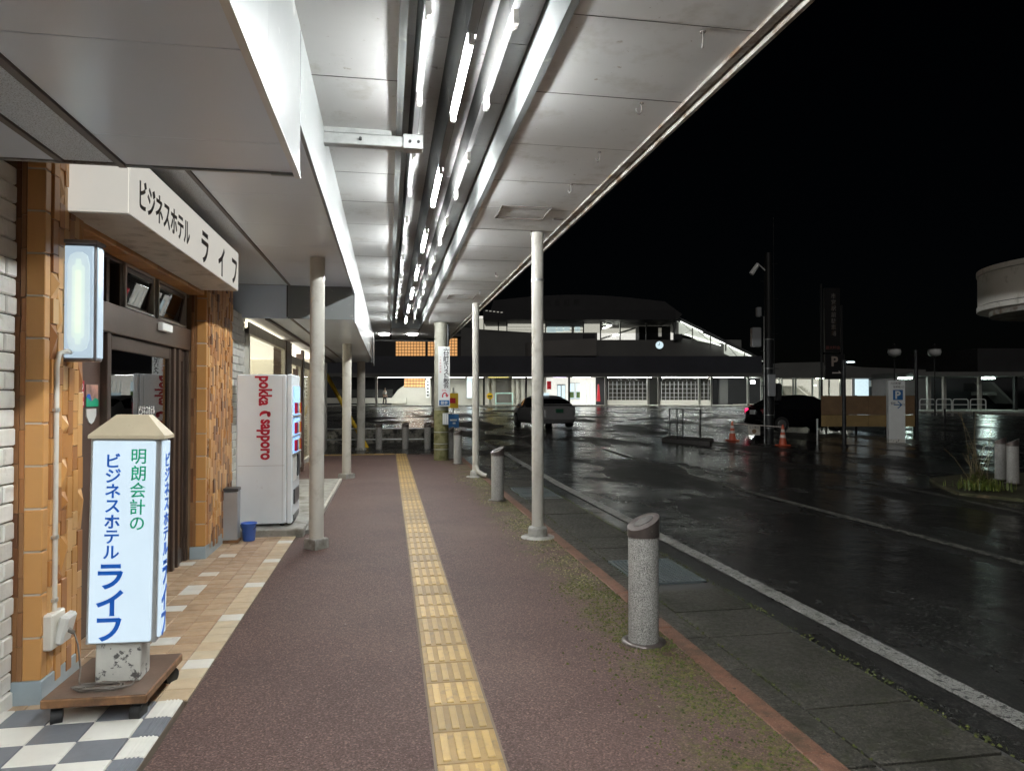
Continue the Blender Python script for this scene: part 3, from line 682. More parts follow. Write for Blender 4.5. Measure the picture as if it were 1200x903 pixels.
# entrance: frames, doors, transom windows
fr = MB(); X0, X1 = -2.05, -1.965
fr.box(X0, X1 + .02, 4.62, 7.55, 2.09, 2.30, c=.006)
for y in (4.62, 5.44, 5.70, 6.475, 7.43): fr.box(X0 - .003, X1 - .003, y, y + .06, 2.30, 2.652, c=.004)
fr.box(X0, X1, 4.62, 7.55, 2.62, 2.65, c=.004)
for y in (4.62, 5.46, 7.05, 7.21, 7.48): fr.box(X0 - .002, X1 + .002, y, y + .07, .0, 2.092, c=.005)
fr.build('entrance_frame', M['alu'], hb)
B(-2.035, -2.01, 4.69, 5.46, .02, 2.09).build('wall_panel', M['shutter'], hb)
B(-2.035, -2.015, 4.69, 5.44, 2.30, 2.62).build('wall_panel', M['shutter'], hb)
def door(y0, y1):
    d = MB(); d.box(-2.03, -1.985, y0, y0 + .055, .02, 2.085, c=.004).box(-2.03, -1.985, y1 - .055, y1, .02, 2.085, c=.004)
    d.box(-2.03, -1.985, y0 + .055, y1 - .055, 1.98, 2.085, c=.004).box(-2.03, -1.985, y0 + .055, y1 - .055, .02, .16, c=.004)
    o = d.build('door', M['alu'], hb)
    B(-2.011, -2.003, y0 + .055, y1 - .055, .16, 1.98).build('pane', M['glass'], o)
    return o
d1 = door(5.54, 7.04)
text('ビジネスホテル', .085, (-1.998, 6.42, 1.52), FX, FZ, M['whiteplastic'], d1, .01, .7)
d2 = door(7.28, 7.475)
B(-2.012, -2.004, 7.12, 7.21, .02, 2.09).build('pane', M['glass'], hb)
def hopper(y0, y1):
    f = MB(); f.box(-2.0, -1.95, y0, y1, 2.655 - .03, 2.645, c=.003).box(-2.0, -1.95, y0, y0 + .03, 2.31, 2.63, c=.003).box(-2.0, -1.95, y1 - .03, y1, 2.31, 2.63, c=.003).box(-2.0, -1.95, y0, y1, 2.305, 2.325, c=.003)
    o = f.build('transom_window', M['silver'], hb)
    s = MB(); w = y1 - y0 - .07
    s.box(0, .02, 0, w, -.03, 0, c=.003).box(0, .02, 0, w, -.29, -.26, c=.003).box(0, .02, 0, .03, -.26, -.03).box(0, .02, w - .03, w, -.26, -.03)
    so_ = s.build('sash', M['alu'], o, (-1.97, y0 + .035, 2.615)); so_.rotation_euler = (0, R(11), 0)
    p = B(.006, .012, .03, w - .03, -.26, -.03).build('pane', M['glass'], o, (-1.97, y0 + .035, 2.615)); p.rotation_euler = (0, R(11), 0)
hopper(5.76, 6.45); hopper(6.54, 7.40)
B(-1.945, -1.90, 6.50, 6.78, 2.20, 2.27, c=.006).build('door_sensor', M['whiteplastic'], hb)
# tile reveal seen right of the doors
rv = B(-2.1, -2.02, 7.56, 7.6, 0, 2.7).build('reveal', M['dgrout'], hb)
def soffit(x0, x1, z, ys, m, nm='soffit_panel', edge=0):
    for ya, yb in zip(ys, ys[1:]): B(x0 + .002, x1 - .002, ya + .0015, yb - .0015, z, z + .02, c=.002).build(nm, m, hb)
nz = 2.79
B(-3.2, -.475, -4, 3.82, nz + .012, 3.56).build('soffit_box', M['joint'], hb)
soffit(-1.295, -.478, nz, [-4, -2, -.2, .68, 1.58, 2.48, 3.38, 3.825], M['ceil_grey'])
soffit(-1.575, -1.33, nz + .004, [-4, 0, 1.9, 2.88, 3.815], M['texture_panel'])
soffit(-3.2, -1.605, nz + .002, [-4, 0, 3.82], M['ceil_grey'])
MB().box(-1.33, -1.295, -4, 3.83, nz - .012, nz + .01).box(-1.605, -1.575, -4, 3.79, nz - .006, nz + .01).build('soffit_groove', M['groove'], hb)
def fascia(y0, y1, z0, z1, n=None):
    L_ = y1 - y0; n = n or max(1, int(L_ / .92)); s = L_ / n
    for i in range(n): B(-.478, -.455, y0 + i * s + .001, y0 + (i + 1) * s - .001, z0, z1, c=.002).build('fascia_panel', M['fascia'], hb)
fascia(-4, 3.80, nz - .012, 3.556); B(-.60, -.456, 3.802, 3.826, 2.775, 3.12, c=.002).build('fascia_end', M['fascia'], hb)
MB().box(-.482, -.452, -4, 3.83, nz - .022, nz - .012).build('drip_edge', M['silver'], hb)
B(-1.30, -.60, 3.802, 3.826, nz - .01, 3.2, c=.002).build('fascia_end', M['fascia'], hb); B(-3.2, -1.305, 3.80, 3.824, nz - .008, 3.2, c=.002).build('fascia_end', M['trim'], hb)
fz = 3.14
B(-2.4, -.475, 3.83, 10.0, fz + .012, 3.56).build('soffit_box', M['joint'], hb)
soffit(-1.305, -.476, fz, [3.83, 4.6, 5.52, 6.44, 7.36, 8.28, 9.2, 9.99], M['ceil_grey'])
soffit(-2.4, -1.335, fz + .003, [3.83, 5.1, 6.1, 7.1, 8.1, 9.0, 9.99], M['texture_panel'])
B(-1.335, -1.305, 3.83, 10.0, fz - .008, fz + .012).build('soffit_groove', M['groove'], hb)
fascia(3.83, 9.98, fz - .09, 3.556, 4)
hc = post(-.76, 7.95, 3.142, .078, hb, False); MB().lathe([(.13, 0), (.128, .10), (.12, .11)], 4, (-.76, 7.95, 0), False).build('collar', M['concrete'], hc)

# ------------------------------------------------------------------ hotel fittings
sb = thing('box_sign', 'long cream hotel box sign with dark katakana letters above the entrance', 'sign')
sbx = MB(); sbx.box(-1.81, -1.478, 4.40, 7.40, 2.690, 3.05); sbx.build('casing', M['creamsign_under'], sb)
B(-1.478, -1.470, 4.395, 7.405, 2.684, 3.055, c=.003).build('face', M['creamsign'], sb)
B(-1.80, -1.478, 4.392, 4.40, 2.690, 3.055).build('end_plate', M['creamsign'], sb)
B(-1.81, -1.472, 4.40, 7.40, 2.680, 2.690).build('underside', M['creamsign_under'], sb)
text('ビジネスホテル', .205, (-1.469, 5.10, 2.85), FX, FZ, M['ink'], sb, .018, .78)
for ch, y in (('ラ', 6.10), ('イ', 6.68), ('フ', 7.22)): text(ch, .30, (-1.469, y, 2.84), FX, FZ, M['ink'], sb, .024, .92)
lb = thing('lightbox', 'small glowing vertical lightbox projecting from the near amber pillar', 'lamp', (0, 0, 0))
bx = MB(); bx.box(-1.815, -1.63, 4.36, 4.46, 1.83, 2.50, c=.008); bx.build('casing', M['lampframe'], lb)
B(-1.79, -1.642, 4.345, 4.362, 1.85, 2.48, c=.004).build('face', M['lampglow'], lb)
for kk, (rr, hh) in enumerate(((.058, .56), (.050, .52), (.042, .48))):  # soft glow of the lightbox imitated by nested shells of stepped emission colour
    MB().lathe([(rr * .3, 0), (rr * .8, .02), (rr, .07), (rr, hh - .07), (rr * .8, hh - .02), (rr * .3, hh)], 20).build('glow_shell', M['lampcore%d' % kk], lb, (-1.716, 4.345 - .0, 2.165 - hh / 2)).scale = (1, .10 + kk * .03, 1)
B(-1.634, -1.624, 4.37, 4.45, 1.85, 2.48, c=.003).build('side_pane', M['lampglow'], lb)
B(-1.83, -1.62, 4.34, 4.47, 2.495, 2.515, c=.004).build('lid', M['lampframe'], lb)
cn = thing('conduit', 'cream conduit pipe running down the near pillar from the lightbox', 'pipe')
MB().tube([(-1.735, 4.40, 1.84), (-1.745, 4.37, 1.875), (-1.765, 4.33, 1.885), (-1.78, 4.27, 1.87), (-1.783, 4.25, 1.80), (-1.783, 4.25, 1.2), (-1.783, 4.25, .44)], .0135, 10).build('pipe', M['conduit'], cn)
for z in (1.55, .86, .52): MB().lathe([(.018, 0), (.018, .02)], 10, (-1.783, 4.25, z)).box(-1.80, -1.775, 4.225, 4.275, z + .002, z + .018).build('clip', M['silver'], cn)
ob = thing('outlet_box', 'cream outlet box with a plugged grey cord low on the near pillar', 'outlet')
MB().box(-1.81, -1.755, 4.16, 4.32, .28, .47, c=.008).build('box', M['conduit'], ob)
c_ = B(0, .05, -.06, .06, -.08, .08, c=.012).build('cover', M['whiteplastic'], ob, (-1.757, 4.26, .38)); c_.rotation_euler = (0, R(14), 0)
MB().cyl((-1.72, 4.25, .37), (-1.68, 4.24, .35), .014, .011, 10).build('plug', M['cable'], ob)
cb = MB(); pts = [(-1.68, 4.24, .35), (-1.645, 4.20, .30), (-1.60, 4.12, .20), (-1.56, 4.0, .165), (-1.50, 3.93, .16)]
for k in range(34):
    a = k * .55; pts.append((-1.44 + .115 * math.cos(a) + .012 * math.sin(a * 2.3), 3.925 + .04 * math.sin(a) + .006 * math.cos(k), .160 + .004 * (k % 5)))
pts += [(-1.34, 3.90, .165), (-1.28, 3.915, .17), (-1.26, 3.93, .20)]
tag(cb.tube(pts, .0048, 6).build('cord_coil', M['cable']), 'grey power cord coiled on the wooden cart in front of the plinth', 'cord')
# standing sign on its cart
ct = thing('wheeled_cart', 'low wooden platform cart on black casters under the lit sign', 'cart', (-1.42, 4.12, 0), R(-1.5))
B(-.245, .245, -.29, .29, .105, .15, c=.006).build('platform', M['wood'], ct); B(-.24, .24, -.285, .285, .1502, .1515).build('platform_top', M['woodtop'], ct)
ws = MB().cyl((-.026, 0, .047), (.026, 0, .047), .045, n=20).box(-.022, .022, -.022, .022, .09, .105).mesh('caster')
for sx_ in (-.19, .19):
    for sy_ in (-.235, .235): put('caster', ws, M['rubber'], ct, (sx_, sy_, 0), rot=(0, 0, random.uniform(-.5, .5)))
ss = thing('standing_sign', 'lit white pillar sign with blue and green Japanese letters and beige cap', 'sign', (-1.365, 4.10, .1525)); ss.rotation_euler = (0, R(1.0), 0)
pb = MB(); pb.box(-.125, .095, -.09, .06, 0, .215, c=.006); pb.build('plinth', M['plinth'], ss)
cs = MB(); cs.box(-.165, .172, -.115, .012, .205, 1.262, c=.004); cs.build('casing', M['signframe'], ss)
B(-.150, .150, -.131, -.113, .215, 1.25, c=.006).build('face', M['litface'], ss)
B(.170, .188, -.098, -.002, .225, 1.25, c=.006).build('side_face', M['litface'], ss)
cpb = MB(); a = [(-.172, -.138), (.196, -.138), (.196, .03), (-.172, .03)]; t = [(-.055, -.09), (.10, -.09), (.10, -.02), (-.055, -.02)]
v = [(*p, 1.262) for p in a] + [(*p, 1.28) for p in a] + [(*p, 1.385) for p in t]
cpb.add(v, [(3, 2, 1, 0), (8, 9, 10, 11)] + [(i, (i + 1) % 4, 4 + (i + 1) % 4, 4 + i) for i in range(4)] + [(4 + i, 4 + (i + 1) % 4, 8 + (i + 1) % 4, 8 + i) for i in range(4)])
cpb.build('cap', M['capbeige'], ss)
yf = -.1325
text('明朗会計の', .085, (.072, yf, .998), CF, FZ, M['greenink'], ss, .010, .95, vert=.0865)
text('ビジネスホテル', .082, (-.048, yf, .915), CF, FZ, M['blueink'], ss, .020, .98, vert=.0785)
text('ライフ', .150, (-.048, yf, .42), CF, FZ, M['blueink'], ss, .030, 1.0, vert=.135)
text('ビジネスホテル', .082, (.1895, -.05, .915), FX, FZ, M['blueink'], ss, .020, .98, vert=.0785)
text('ライフ', .150, (.1895, -.05, .42), FX, FZ, M['blueink'], ss, .030, .6, vert=.135)
# stickers beside the door
st = thing('wall_sticker', 'red and white sticker on the brown panel left of the door', 'sticker')
B(-2.01, -2.005, 5.06, 5.18, 1.56, 1.74).build('backing', M['redink'], st); B(-2.005, -2.002, 5.075, 5.165, 1.575, 1.60).build('white_band', M['whiteplastic'], st)
text('D', .07, (-2.001, 5.13, 1.70), FX, FZ, M['whiteplastic'], st, .02)
sp = MB(); sp.prism([(5.09, 1.61), (5.16, 1.63), (5.16, 1.665), (5.12, 1.67), (5.09, 1.65)], -2.005, -2.002, 'x'); sp.build('white_mark', M['whiteplastic'], st)
st2 = thing('wall_poster', 'small poster with red sky and green hill on the brown panel', 'poster')
B(-2.01, -2.005, 5.21, 5.41, 1.565, 1.715).build('backing', M['poster'], st2)
MB().prism([(5.21, 1.565), (5.41, 1.565), (5.41, 1.61), (5.36, 1.625), (5.30, 1.60), (5.21, 1.63)], -2.005, -2.002, 'x').build('green_hill', M['greenink'], st2)
MB().prism([(5.21, 1.63), (5.30, 1.60), (5.27, 1.65), (5.24, 1.65)], -2.005, -2.003, 'x').build('blue_hill', M['blueink'], st2)
st3 = MB().prism([(5.22, 1.55), (5.38, 1.55), (5.38, 1.50), (5.34, 1.46), (5.30, 1.445), (5.26, 1.46), (5.22, 1.50)], -2.01, -2.004, 'x').build('shield_sticker', M['whiteplastic'])
tag(st3, 'pale shield shaped sticker under the small poster', 'sticker')
# vending machine
cbx = thing('concrete_base', 'low concrete plinth under the white vending machine', 'plinth')
B(-1.86, -.97, 8.60, 9.75, -.05, .10, c=.012).build('plinth', M['concrete'], cbx)
vm = thing('vending_machine', 'white drinks vending machine with red lettering on its side', 'vending machine', (0, 0, .102))
VX0, VX1, VY0, VY1 = -1.755, -1.12, 8.78, 9.46
cb2 = MB(); cb2.box(VX0, VX1 - .07, VY0, VY1, .03, 1.795, c=.012); cb2.build('cabinet', M['vend'], vm)
dr = MB(); dr.box(VX1 - .066, VX1, VY0 - .004, VY1 + .004, .03, 1.80, c=.014); dr.build('door', M['vend'], vm)
B(VX0 + .02, VX1 - .09, VY0 - .0015, VY0 + .002, .716, .720).build('panel_joint', M['signframe'], vm); B(VX1 - .115, VX1 - .111, VY0 - .0015, VY0 + .002, .06, 1.76).build('panel_joint', M['signframe'], vm)
lf = MB()
for x in (VX0 + .06, VX1 - .12):
    for y in (VY0 + .06, VY1 - .06): lf.cyl((x, y, 0), (x, y, .035), .025, n=10)
lf.build('foot', M['rubber'], vm)
for z0, z1 in ((1.31, 1.66), (1.07, 1.27), (.86, 1.04)):
    w = B(VX1, VX1 + .012, VY0 + .06, VY1 - .06, z0, z1, c=.004).build('display_window', M['vend_lit'], vm)
    for k in range(5):
        MB().cyl((VX1 + .014, VY0 + .12 + k * .1, z0 + .02), (VX1 + .014, VY0 + .12 + k * .1, z0 + .15), .028, n=10).build('can', [M['redink'], M['bluesign'], M['whiteplastic'], M['yellow']][k % 4], w)
    B(VX1, VX1 + .03, VY0 + .04, VY1 - .04, z0 - .018, z0 - .004).build('button_rail', M['silver'], vm)
B(VX1, VX1 + .006, VY0 + .06, VY0 + .38, .52, .80, c=.003).build('poster_panel', M['whiteplastic'], vm)
B(VX1, VX1 + .02, VY0 + .43, VY0 + .62, .55, .82, c=.006).build('coin_panel', M['vend_dark'], vm)
B(VX1, VX1 + .015, VY0 + .12, VY1 - .12, .24, .42, c=.005).build('delivery_hatch', M['vend_dark'], vm)
B(VX1, VX1 + .01, VY0 + .1, VY1 - .1, .05, .12, c=.005).build('kick_vent', M['vend_dark'], vm)
DN, RT = (0, 0, -1), (1, 0, 0)
yv = VY0 - .0016
text('pokka', .160, (-1.452, yv, 1.600), DN, RT, M['redink'], vm, .036, .90, sy=1.25); text('sapporo', .160, (-1.452, yv, 1.025), DN, RT, M['redink'], vm, .036, .90, sy=1.25)
sw = MB(); A = [(math.cos(R(a)), math.sin(R(a))) for a in range(20, 200, 12)]
n = len(A); vs = [(-1.435 + .060 * c, yv - .001, 1.315 + .052 * s) for c, s in A] + [(-1.435 + (.060 - .026 * math.sin(math.pi * i / n) - .004) * c, yv - .001, 1.305 + (.052 - .024 * math.sin(math.pi * i / n) - .004) * s) for i, (c, s) in enumerate(A)]
sw.add(vs, [(i, i + 1, n + i + 1, n + i) for i in range(n - 1)]); sw.add([(-1.39 + .022 * math.cos(R(a)), yv - .001, 1.325 + .034 * math.sin(R(a))) for a in range(0, 360, 30)], [tuple(range(12))])
sw.build('swoosh', M['redink'], vm)
az = thing('ash_stand', 'grey steel ash stand beside the vending machine', 'ash bin', (-1.72, 8.38, .018))
B(-.08, .08, -.08, .08, .03, .56, c=.006).build('body', M['ash'], az); B(-.084, .084, -.084, .084, .565, .60, c=.004).build('top_tray', M['vend_dark'], az)
B(-.09, .09, -.09, .09, .0, .03, c=.004).build('base', M['wood'], az)
bu = thing('bucket', 'small blue plastic bucket beside the ash stand', 'bucket', (-1.54, 8.42, .018))
MB().lathe([(.062, 0), (.065, .004), (.082, .185), (.088, .19), (.088, .20), (.078, .20), (.06, .02)], 24).build('pail', M['bucket'], bu)
MB().tube([(.085 * math.cos(R(a)), -.035 - .02 * math.sin(R(a)), .185 - .075 * math.sin(R(a))) for a in range(0, 181, 15)], .004, 6).build('handle', M['vend_dark'], bu)

# ------------------------------------------------------------------ shop beyond the hotel
sh = thing('shop_building', 'shop with bright cream display windows beyond the vending machine', 'building')
lz = 2.70
B(-2.6, -.475, 10.0, 22.6, lz + .012, 3.56).build('soffit_box', M['joint'], sh)
ys = [10.0 + i * 1.575 for i in range(9)]
for ya, yb in zip(ys, ys[1:]):
    B(-1.29, -.478, ya + .002, yb - .002, lz, lz + .02, c=.002).build('soffit_panel', M['ceil_grey'], sh)
    B(-1.60, -1.325, ya + .002, yb - .002, lz + .002, lz + .02, c=.002).build('soffit_panel', M['ceil_grey'], sh)
    B(-2.4, -1.64, ya + .002, yb - .002, lz + .003, lz + .02, c=.002).build('soffit_panel', M['ceil'], sh)
    B(-.478, -.455, ya + .002, yb - .002, lz - .04, 3.556, c=.002).build('fascia_panel', M['fascia'], sh)
MB().box(-1.325, -1.29, 10, 22.6, lz - .008, lz + .01).box(-1.64, -1.60, 10, 22.6, lz - .03, lz + .01).build('soffit_groove', M['groove'], sh)
B(-1.345, -.48, 9.992, 10.01, lz - .01, fz - .001, c=.002).build('step_panel', M['fascia'], sh); B(-2.4, -1.36, 9.985, 10.005, lz - .01, fz - .001, c=.002).build('step_panel', M['ceil_grey'], sh)
B(-.49, -.43, 20.4, 22.62, 2.60, 3.5, c=.004).build('end_board', M['fascia'], sh)
B(-3.4, -.90, 8.80, 14.2, -.13, .05, c=.01).build('threshold', M['concrete'], sh)
B(-.93, -.88, 9.76, 14.2, -.02, .055, c=.008).build('threshold_edge', M['post'], sh)
B(-3.5, -3.4, 10.2, 20, 0, 2.7).build('back_wall', M['shopglow'], sh); B(-3.4, -1.9, 10.2, 19, 2.58, 2.66).build('ceiling', M['shopceil'], sh)
B(-3.4, -2.0, 10.15, 10.2, 0, 2.7).build('side_wall', M['shopglow'], sh); B(-2.9, -2.5, 13.0, 13.2, 0, 2.6).build('inner_wall', M['shopglow'], sh)
B(-3.4, -1.93, 18.9, 19.0, 0, 2.7).build('inner_wall', M['shopglow'], sh)
def shopwin(y0, y1, z0, z1, m=M['post']):
    f = MB(); f.box(-1.95, -1.88, y0, y0 + .09, z0, z1, c=.004).box(-1.95, -1.88, y1 - .09, y1, z0, z1, c=.004).box(-1.95, -1.875, y0, y1, z1 - .16, z1, c=.004).box(-1.95, -1.875, y0, y1, z0, z0 + .10, c=.004)
    o = f.build('window', m, sh); B(-1.918, -1.91, y0 + .09, y1 - .09, z0 + .1, z1 - .16).build('pane', M['wglass'], o); return o
w1 = shopwin(10.2, 13.75, .5, 2.66); B(-2.1, -1.9, 10.0, 14.1, .05, .5).build('sill_wall', M['post'], sh)
text('Hair Resort', .34, (-1.9, 11.6, 1.86), FX, FZ, M['whiteplastic'], w1, .0, .8)
B(-2.1, -1.86, 13.75, 14.45, .05, 2.68).build('pier', M['shutter'], sh)
shopwin(14.45, 16.2, .1, 2.45); B(-2.0, -1.85, 16.2, 16.5, 0, 2.66).build('pier', M['shutter'], sh); shopwin(16.5, 18.3, .1, 2.45)
B(-2.1, -1.84, 18.3, 22.4, 0, 2.66).build('pier', M['post'], sh)
po = B(-1.872, -1.868, 14.7, 15.5, 1.55, 2.2); tag(po.build('shop_poster', M['poster']), 'brown photo poster in the shop window above the vending machine', 'poster')
for (x, y, r) in ((-.82, 14.68, .09), (-.81, 22.0, .12)):
    q = post(x, y, lz + .002, r, sh, False); MB().lathe([(.17, 0), (.16, .09), (.12, .1)], 4, (x, y, 0), False).build('collar', M['concrete'], q)

# ------------------------------------------------------------------ bollards
bt = thing('bollard', 'x', 'bollard', (1.68, 4.54, 0), 0, 'granite bollards along the pavement')
MB().lathe([(.100, 0), (.100, .70), (.098, .712)], 32).build('shaft', M['granite'], bt)
cm_ = MB(); nn = 32; lo_ = []; hi_ = []
for i in range(nn):
    a = 2 * math.pi * i / nn; x, y = .106 * math.cos(a), .106 * math.sin(a)
    lo_.append((x, y, .705)); hi_.append((x, y, .80 + .05 * (x * .95 + y * .3) / .106))
inn = [(x * .72, y * .72, z + .002 if 0 else .80 + .05 * (x * .72 * .95 + y * .72 * .3) / .106 + .002) for x, y, z in hi_]
cm_.add(lo_ + hi_, [(i, (i + 1) % nn, nn + (i + 1) % nn, nn + i) for i in range(nn)], True)
cm_.add(hi_ + inn, [(i, (i + 1) % nn, nn + (i + 1) % nn, nn + i) for i in range(nn)]); cm_.add(inn, [tuple(range(nn))]); cm_.add(lo_, [tuple(range(nn))[::-1]])
cm_.build('cap', M['bollcap'], bt)
q = MB(); pp = [(.066 * math.cos(R(a)), .050 * math.sin(R(a))) for a in range(0, 360, 15)]; q.add([(x, y, .8065 + .05 * (x * .95 + y * .3) / .106) for x, y in pp] + [(x, y, .8015 + .05 * (x * .95 + y * .3) / .106) for x, y in pp], [tuple(range(24))] + [(i, (i + 1) % 24, 24 + (i + 1) % 24, 24 + i) for i in range(24)]); q.build('cap_plate', M['bollplate'], bt)
MB().lathe([(.145, 0), (.145, .012), (.11, .016)], 28).build('flange', M['bollcap'], bt)
spots = [(1.68, 4.54, 0, 'nearest speckled granite bollard with a slanted bronze cap by the red kerb'),
         (1.705, 11.12, 0, 'granite bollard between the two white canopy posts on the kerb'),
         (1.675, 17.35, 0, 'granite bollard just in front of the mossy utility pole, kerb side'),
         (1.60, 18.75, 0, 'granite bollard half hidden beside the mossy utility pole'),
         (-.28, 22.25, R(40), 'leftmost of the three small granite bollards at the pavement end'),
         (.525, 22.18, R(40), 'middle of the three small granite bollards at the pavement end'),
         (1.2, 22.06, R(40), 'rightmost of the three small granite bollards at the pavement end'),
         (11.64, 11.64, R(-60), 'front pale granite bollard beside the weeds across the road'),
         (11.92, 12.2, R(-60), 'rear pale granite bollard beside the weeds across the road')]
for i, (x, y, a, l) in enumerate(spots):
    o = bt if i == 0 else copy_tree(bt)
    o.location = (x, y, 0 if i < 7 else gz(x, y) + .1); o.rotation_euler = (0, 0, a); o['label'] = l
    if i >= 7: o['group'] = 'bollards on the traffic island'
gr = thing('guard_rail', 'two thin steel rails linking the small bollards at the pavement end', 'railing')
for z in (.33, .66): MB().cyl((-4.5, 22.42, z), (1.2, 22.16, z), .018, n=8).build('rail', M['steel'], gr)
gr2 = thing('guard_rail', 'thin rails on the two bollards across the road', 'railing')
for z in (.30, .58):
    MB().cyl((11.66, 11.60, z + .0), (16.5, 9.2, z + .0), .016, n=8).build('rail', M['dkpole'], gr2)
yg = thing('guy_wire_guard', 'slanting yellow guy wire guard behind the second cream post', 'cable guard')
MB().cyl((-.60, 22.75, -.06), (-1.93, 23.1, 2.35), .065, n=12).build('sleeve', M['yellow'], yg); MB().cyl((-1.93, 23.1, 2.35), (-3.5, 23.5, 5.2), .008, n=6).build('wire', M['steel'], yg)

# ------------------------------------------------------------------ pole with the church sign
up = thing('utility_pole', 'mossy concrete pole under the canopy carrying a white church sign', 'pole', (1.353, 18.45, 0))
MB().cyl((0, 0, -.1), (0, 0, 1.34), .19, .188, 24).build('mossy_foot', M['polemoss'], up); MB().cyl((0, 0, 1.34), (0, 0, 9), .186, .15, 24).build('shaft', M['pole'], up)
for z in (.28, .42, .72, 1.30): MB().lathe([(.194, z), (.194, z + .02)], 20).build('band', M['steel'], up)
MB().cyl((.17, -.11, 2.95), (.17, -.11, 3.5), .03, n=10).build('cable_pipe', M['dkpole'], up)
B(.02, .17, -.25, -.18, .92, 1.22, c=.01).build('meter_box', M['ash'], up); 
for k in range(3): B(.04 + k * .045, .06 + k * .045, -.256, -.248, .94, 1.20).build('rib', M['signwhite'], up)
cs_ = thing('church_sign', 'narrow white church sign with black Japanese letters on the mossy pole', 'sign', (1.40, 18.22, 0))
B(-.14, .155, -.02, 0, 1.39, 2.92, c=.004).build('plate', M['signwhite'], cs_)
text('六日町キリスト教会', .150, (.06, -.022, 2.37), CF, FZ, M['ink'], cs_, .016, 1.0, vert=.111)
text('六日町幼児園', .05, (-.085, -.022, 2.46), CF, FZ, M['redink'], cs_, .0, .9, vert=.075)
text('270-', .07, (.01, -.022, 1.80), CF, FZ, M['redink'], cs_, .0)
ar = MB(); ap = [(-.03, 1.62), (-.03, 1.67), (-.02, 1.71), (.01, 1.735), (.04, 1.735), (.07, 1.71), (.08, 1.68)]
for (x0, z0), (x1, z1) in zip(ap, ap[1:]):
    d = Vector((x1 - x0, z1 - z0)).normalized(); nx, nz_ = -d.y * .016, d.x * .016
    ar.add([(x0 - nx, -.0225, z0 - nz_), (x0 + nx, -.0225, z0 + nz_), (x1 + nx, -.0225, z1 + nz_), (x1 - nx, -.0225, z1 - nz_)], [(0, 1, 2, 3)])
ar.add([(.03, -.0225, 1.685), (.13, -.0225, 1.685), (.08, -.0225, 1.62)], [(0, 1, 2)]); ar.build('arrow', M['redink'], cs_)
B(-.12, .14, -.024, -.018, 1.42, 1.55).build('blue_panel', M['bluesign'], cs_); text('徒歩', .09, (.01, -.0255, 1.485), CF, FZ, M['signwhite'], cs_, .01)
bs_ = thing('bus_stop_sign', 'small stop sign with yellow and blue plates behind the mossy pole', 'sign', (1.86, 20.6, -.05))
MB().cyl((0, 0, 0), (0, 0, 1.95), .03, n=10).build('post', M['steel'], bs_); MB().lathe([(.2, 0), (.2, .06), (.1, .1)], 16).build('base', M['concrete'], bs_)
B(-.26, .14, -.05, -.03, 1.36, 1.79, c=.01).build('yellow_plate', M['yellow'], bs_); B(-.25, .06, -.06, -.05, 1.50, 1.65).build('red_band', M['red'], bs_)
B(-.30, .16, -.05, -.03, .79, 1.18, c=.02).build('blue_plate', M['bluesign'], bs_); MB().box(-.1, .1, -.056, -.05, .99, 1.04).box(-.02, .06, -.056, -.05, .90, .95).build('white_mark', M['signwhite'], bs_)

# ------------------------------------------------------------------ forecourt behind the pavement
rw = MB(); prof = [(-9, 24.2), (-3, 24.3), (.2, 24.3), (1.2, 24.5), (1.9, 25.2), (2.2, 26.6), (2.4, 30), (2.6, 44)]
n = len(prof); v = []
for x, y in prof: v += [(x, y, -.2), (x, y, .555), (x - .05, y + .22, .57), (x - .05, y + .22, -.2)]
rw.add(v, [(4 * i + k, 4 * i + 4 + k, 4 * i + 4 + (k + 1) % 4, 4 * i + (k + 1) % 4) for i in range(n - 1) for k in range(4)])
tag(rw.build('retaining_wall', M['mosswall']), 'low stained mossy retaining wall behind the small bollards', 'wall')
fc = MB(); poly = [(-25, 24.4)] + [(x - .06, y + .2) for x, y in prof] + [(-4, 64), (-25, 64)]
fc.prism(poly, .40, .552, 'z'); struct(fc.build('forecourt', M['road']))

# ------------------------------------------------------------------ station
D = 70.0
def sloc(u, v, d=D): return pix(u, v, d)
stn = thing('station_building', 'long two storey station building with lit windows and dark bands across the plaza', 'building', (0, 0, 0), -TH)
def sb_(name, u0, u1, v0, v1, d0, d1, m, parent=None):
    a0, z1 = pix(u0, v0, d0); a1, z0 = pix(u1, v1, d0)
    return B(a0, a1, d0, d1, z0, z1).build(name, m, parent or stn)
def spoly(name, pts, d0, d1, m, parent=None):
    return MB().prism([pix(u, v, d0) for u, v in pts], d0, d1).build(name, m, parent or stn)
# ground-floor canopy slab and its lamps
sb_('canopy_band', 376, 893, 417, 437, 66, 76, M['st_navy']); sb_('canopy_trim', 376, 893, 437, 441, 65.8, 69, M['st_grey'])
struct_k = sb_('platform_kerb', 376, 895, 475.0, 477.5, 66.0, 80, M['concrete'])
for u0, u1, mm in ((515, 545, 'st_lamp'), (572, 596, 'st_ylamp'), (648, 664, 'st_violet'), (672, 692, 'st_lamp'), (712, 764, 'st_lamp'), (776, 830, 'st_lamp'), (836, 872, 'st_lamp'), (443, 505, 'st_lamp'), (600, 634, 'st_lamp'), (548, 568, 'st_lamp')):
    sb_('soffit_lamp', u0, u1, 441.2, 442.0, 68.6, 68.85, M[mm])
for u in (441, 507, 567, 616.5, 667, 710, 772.5, 834, 877, 893):
    sb_('post', u - (1.1 if u not in (441, 507) else 1.6), u + 1.1, 441, 476, 67, 67.25, M['dkpole'] if u < 680 else M['silver'])
for u in (760, 820): sb_('post', u - 1.3, u + 1.3, 442, 475, 68.0, 68.3, M['silver'])
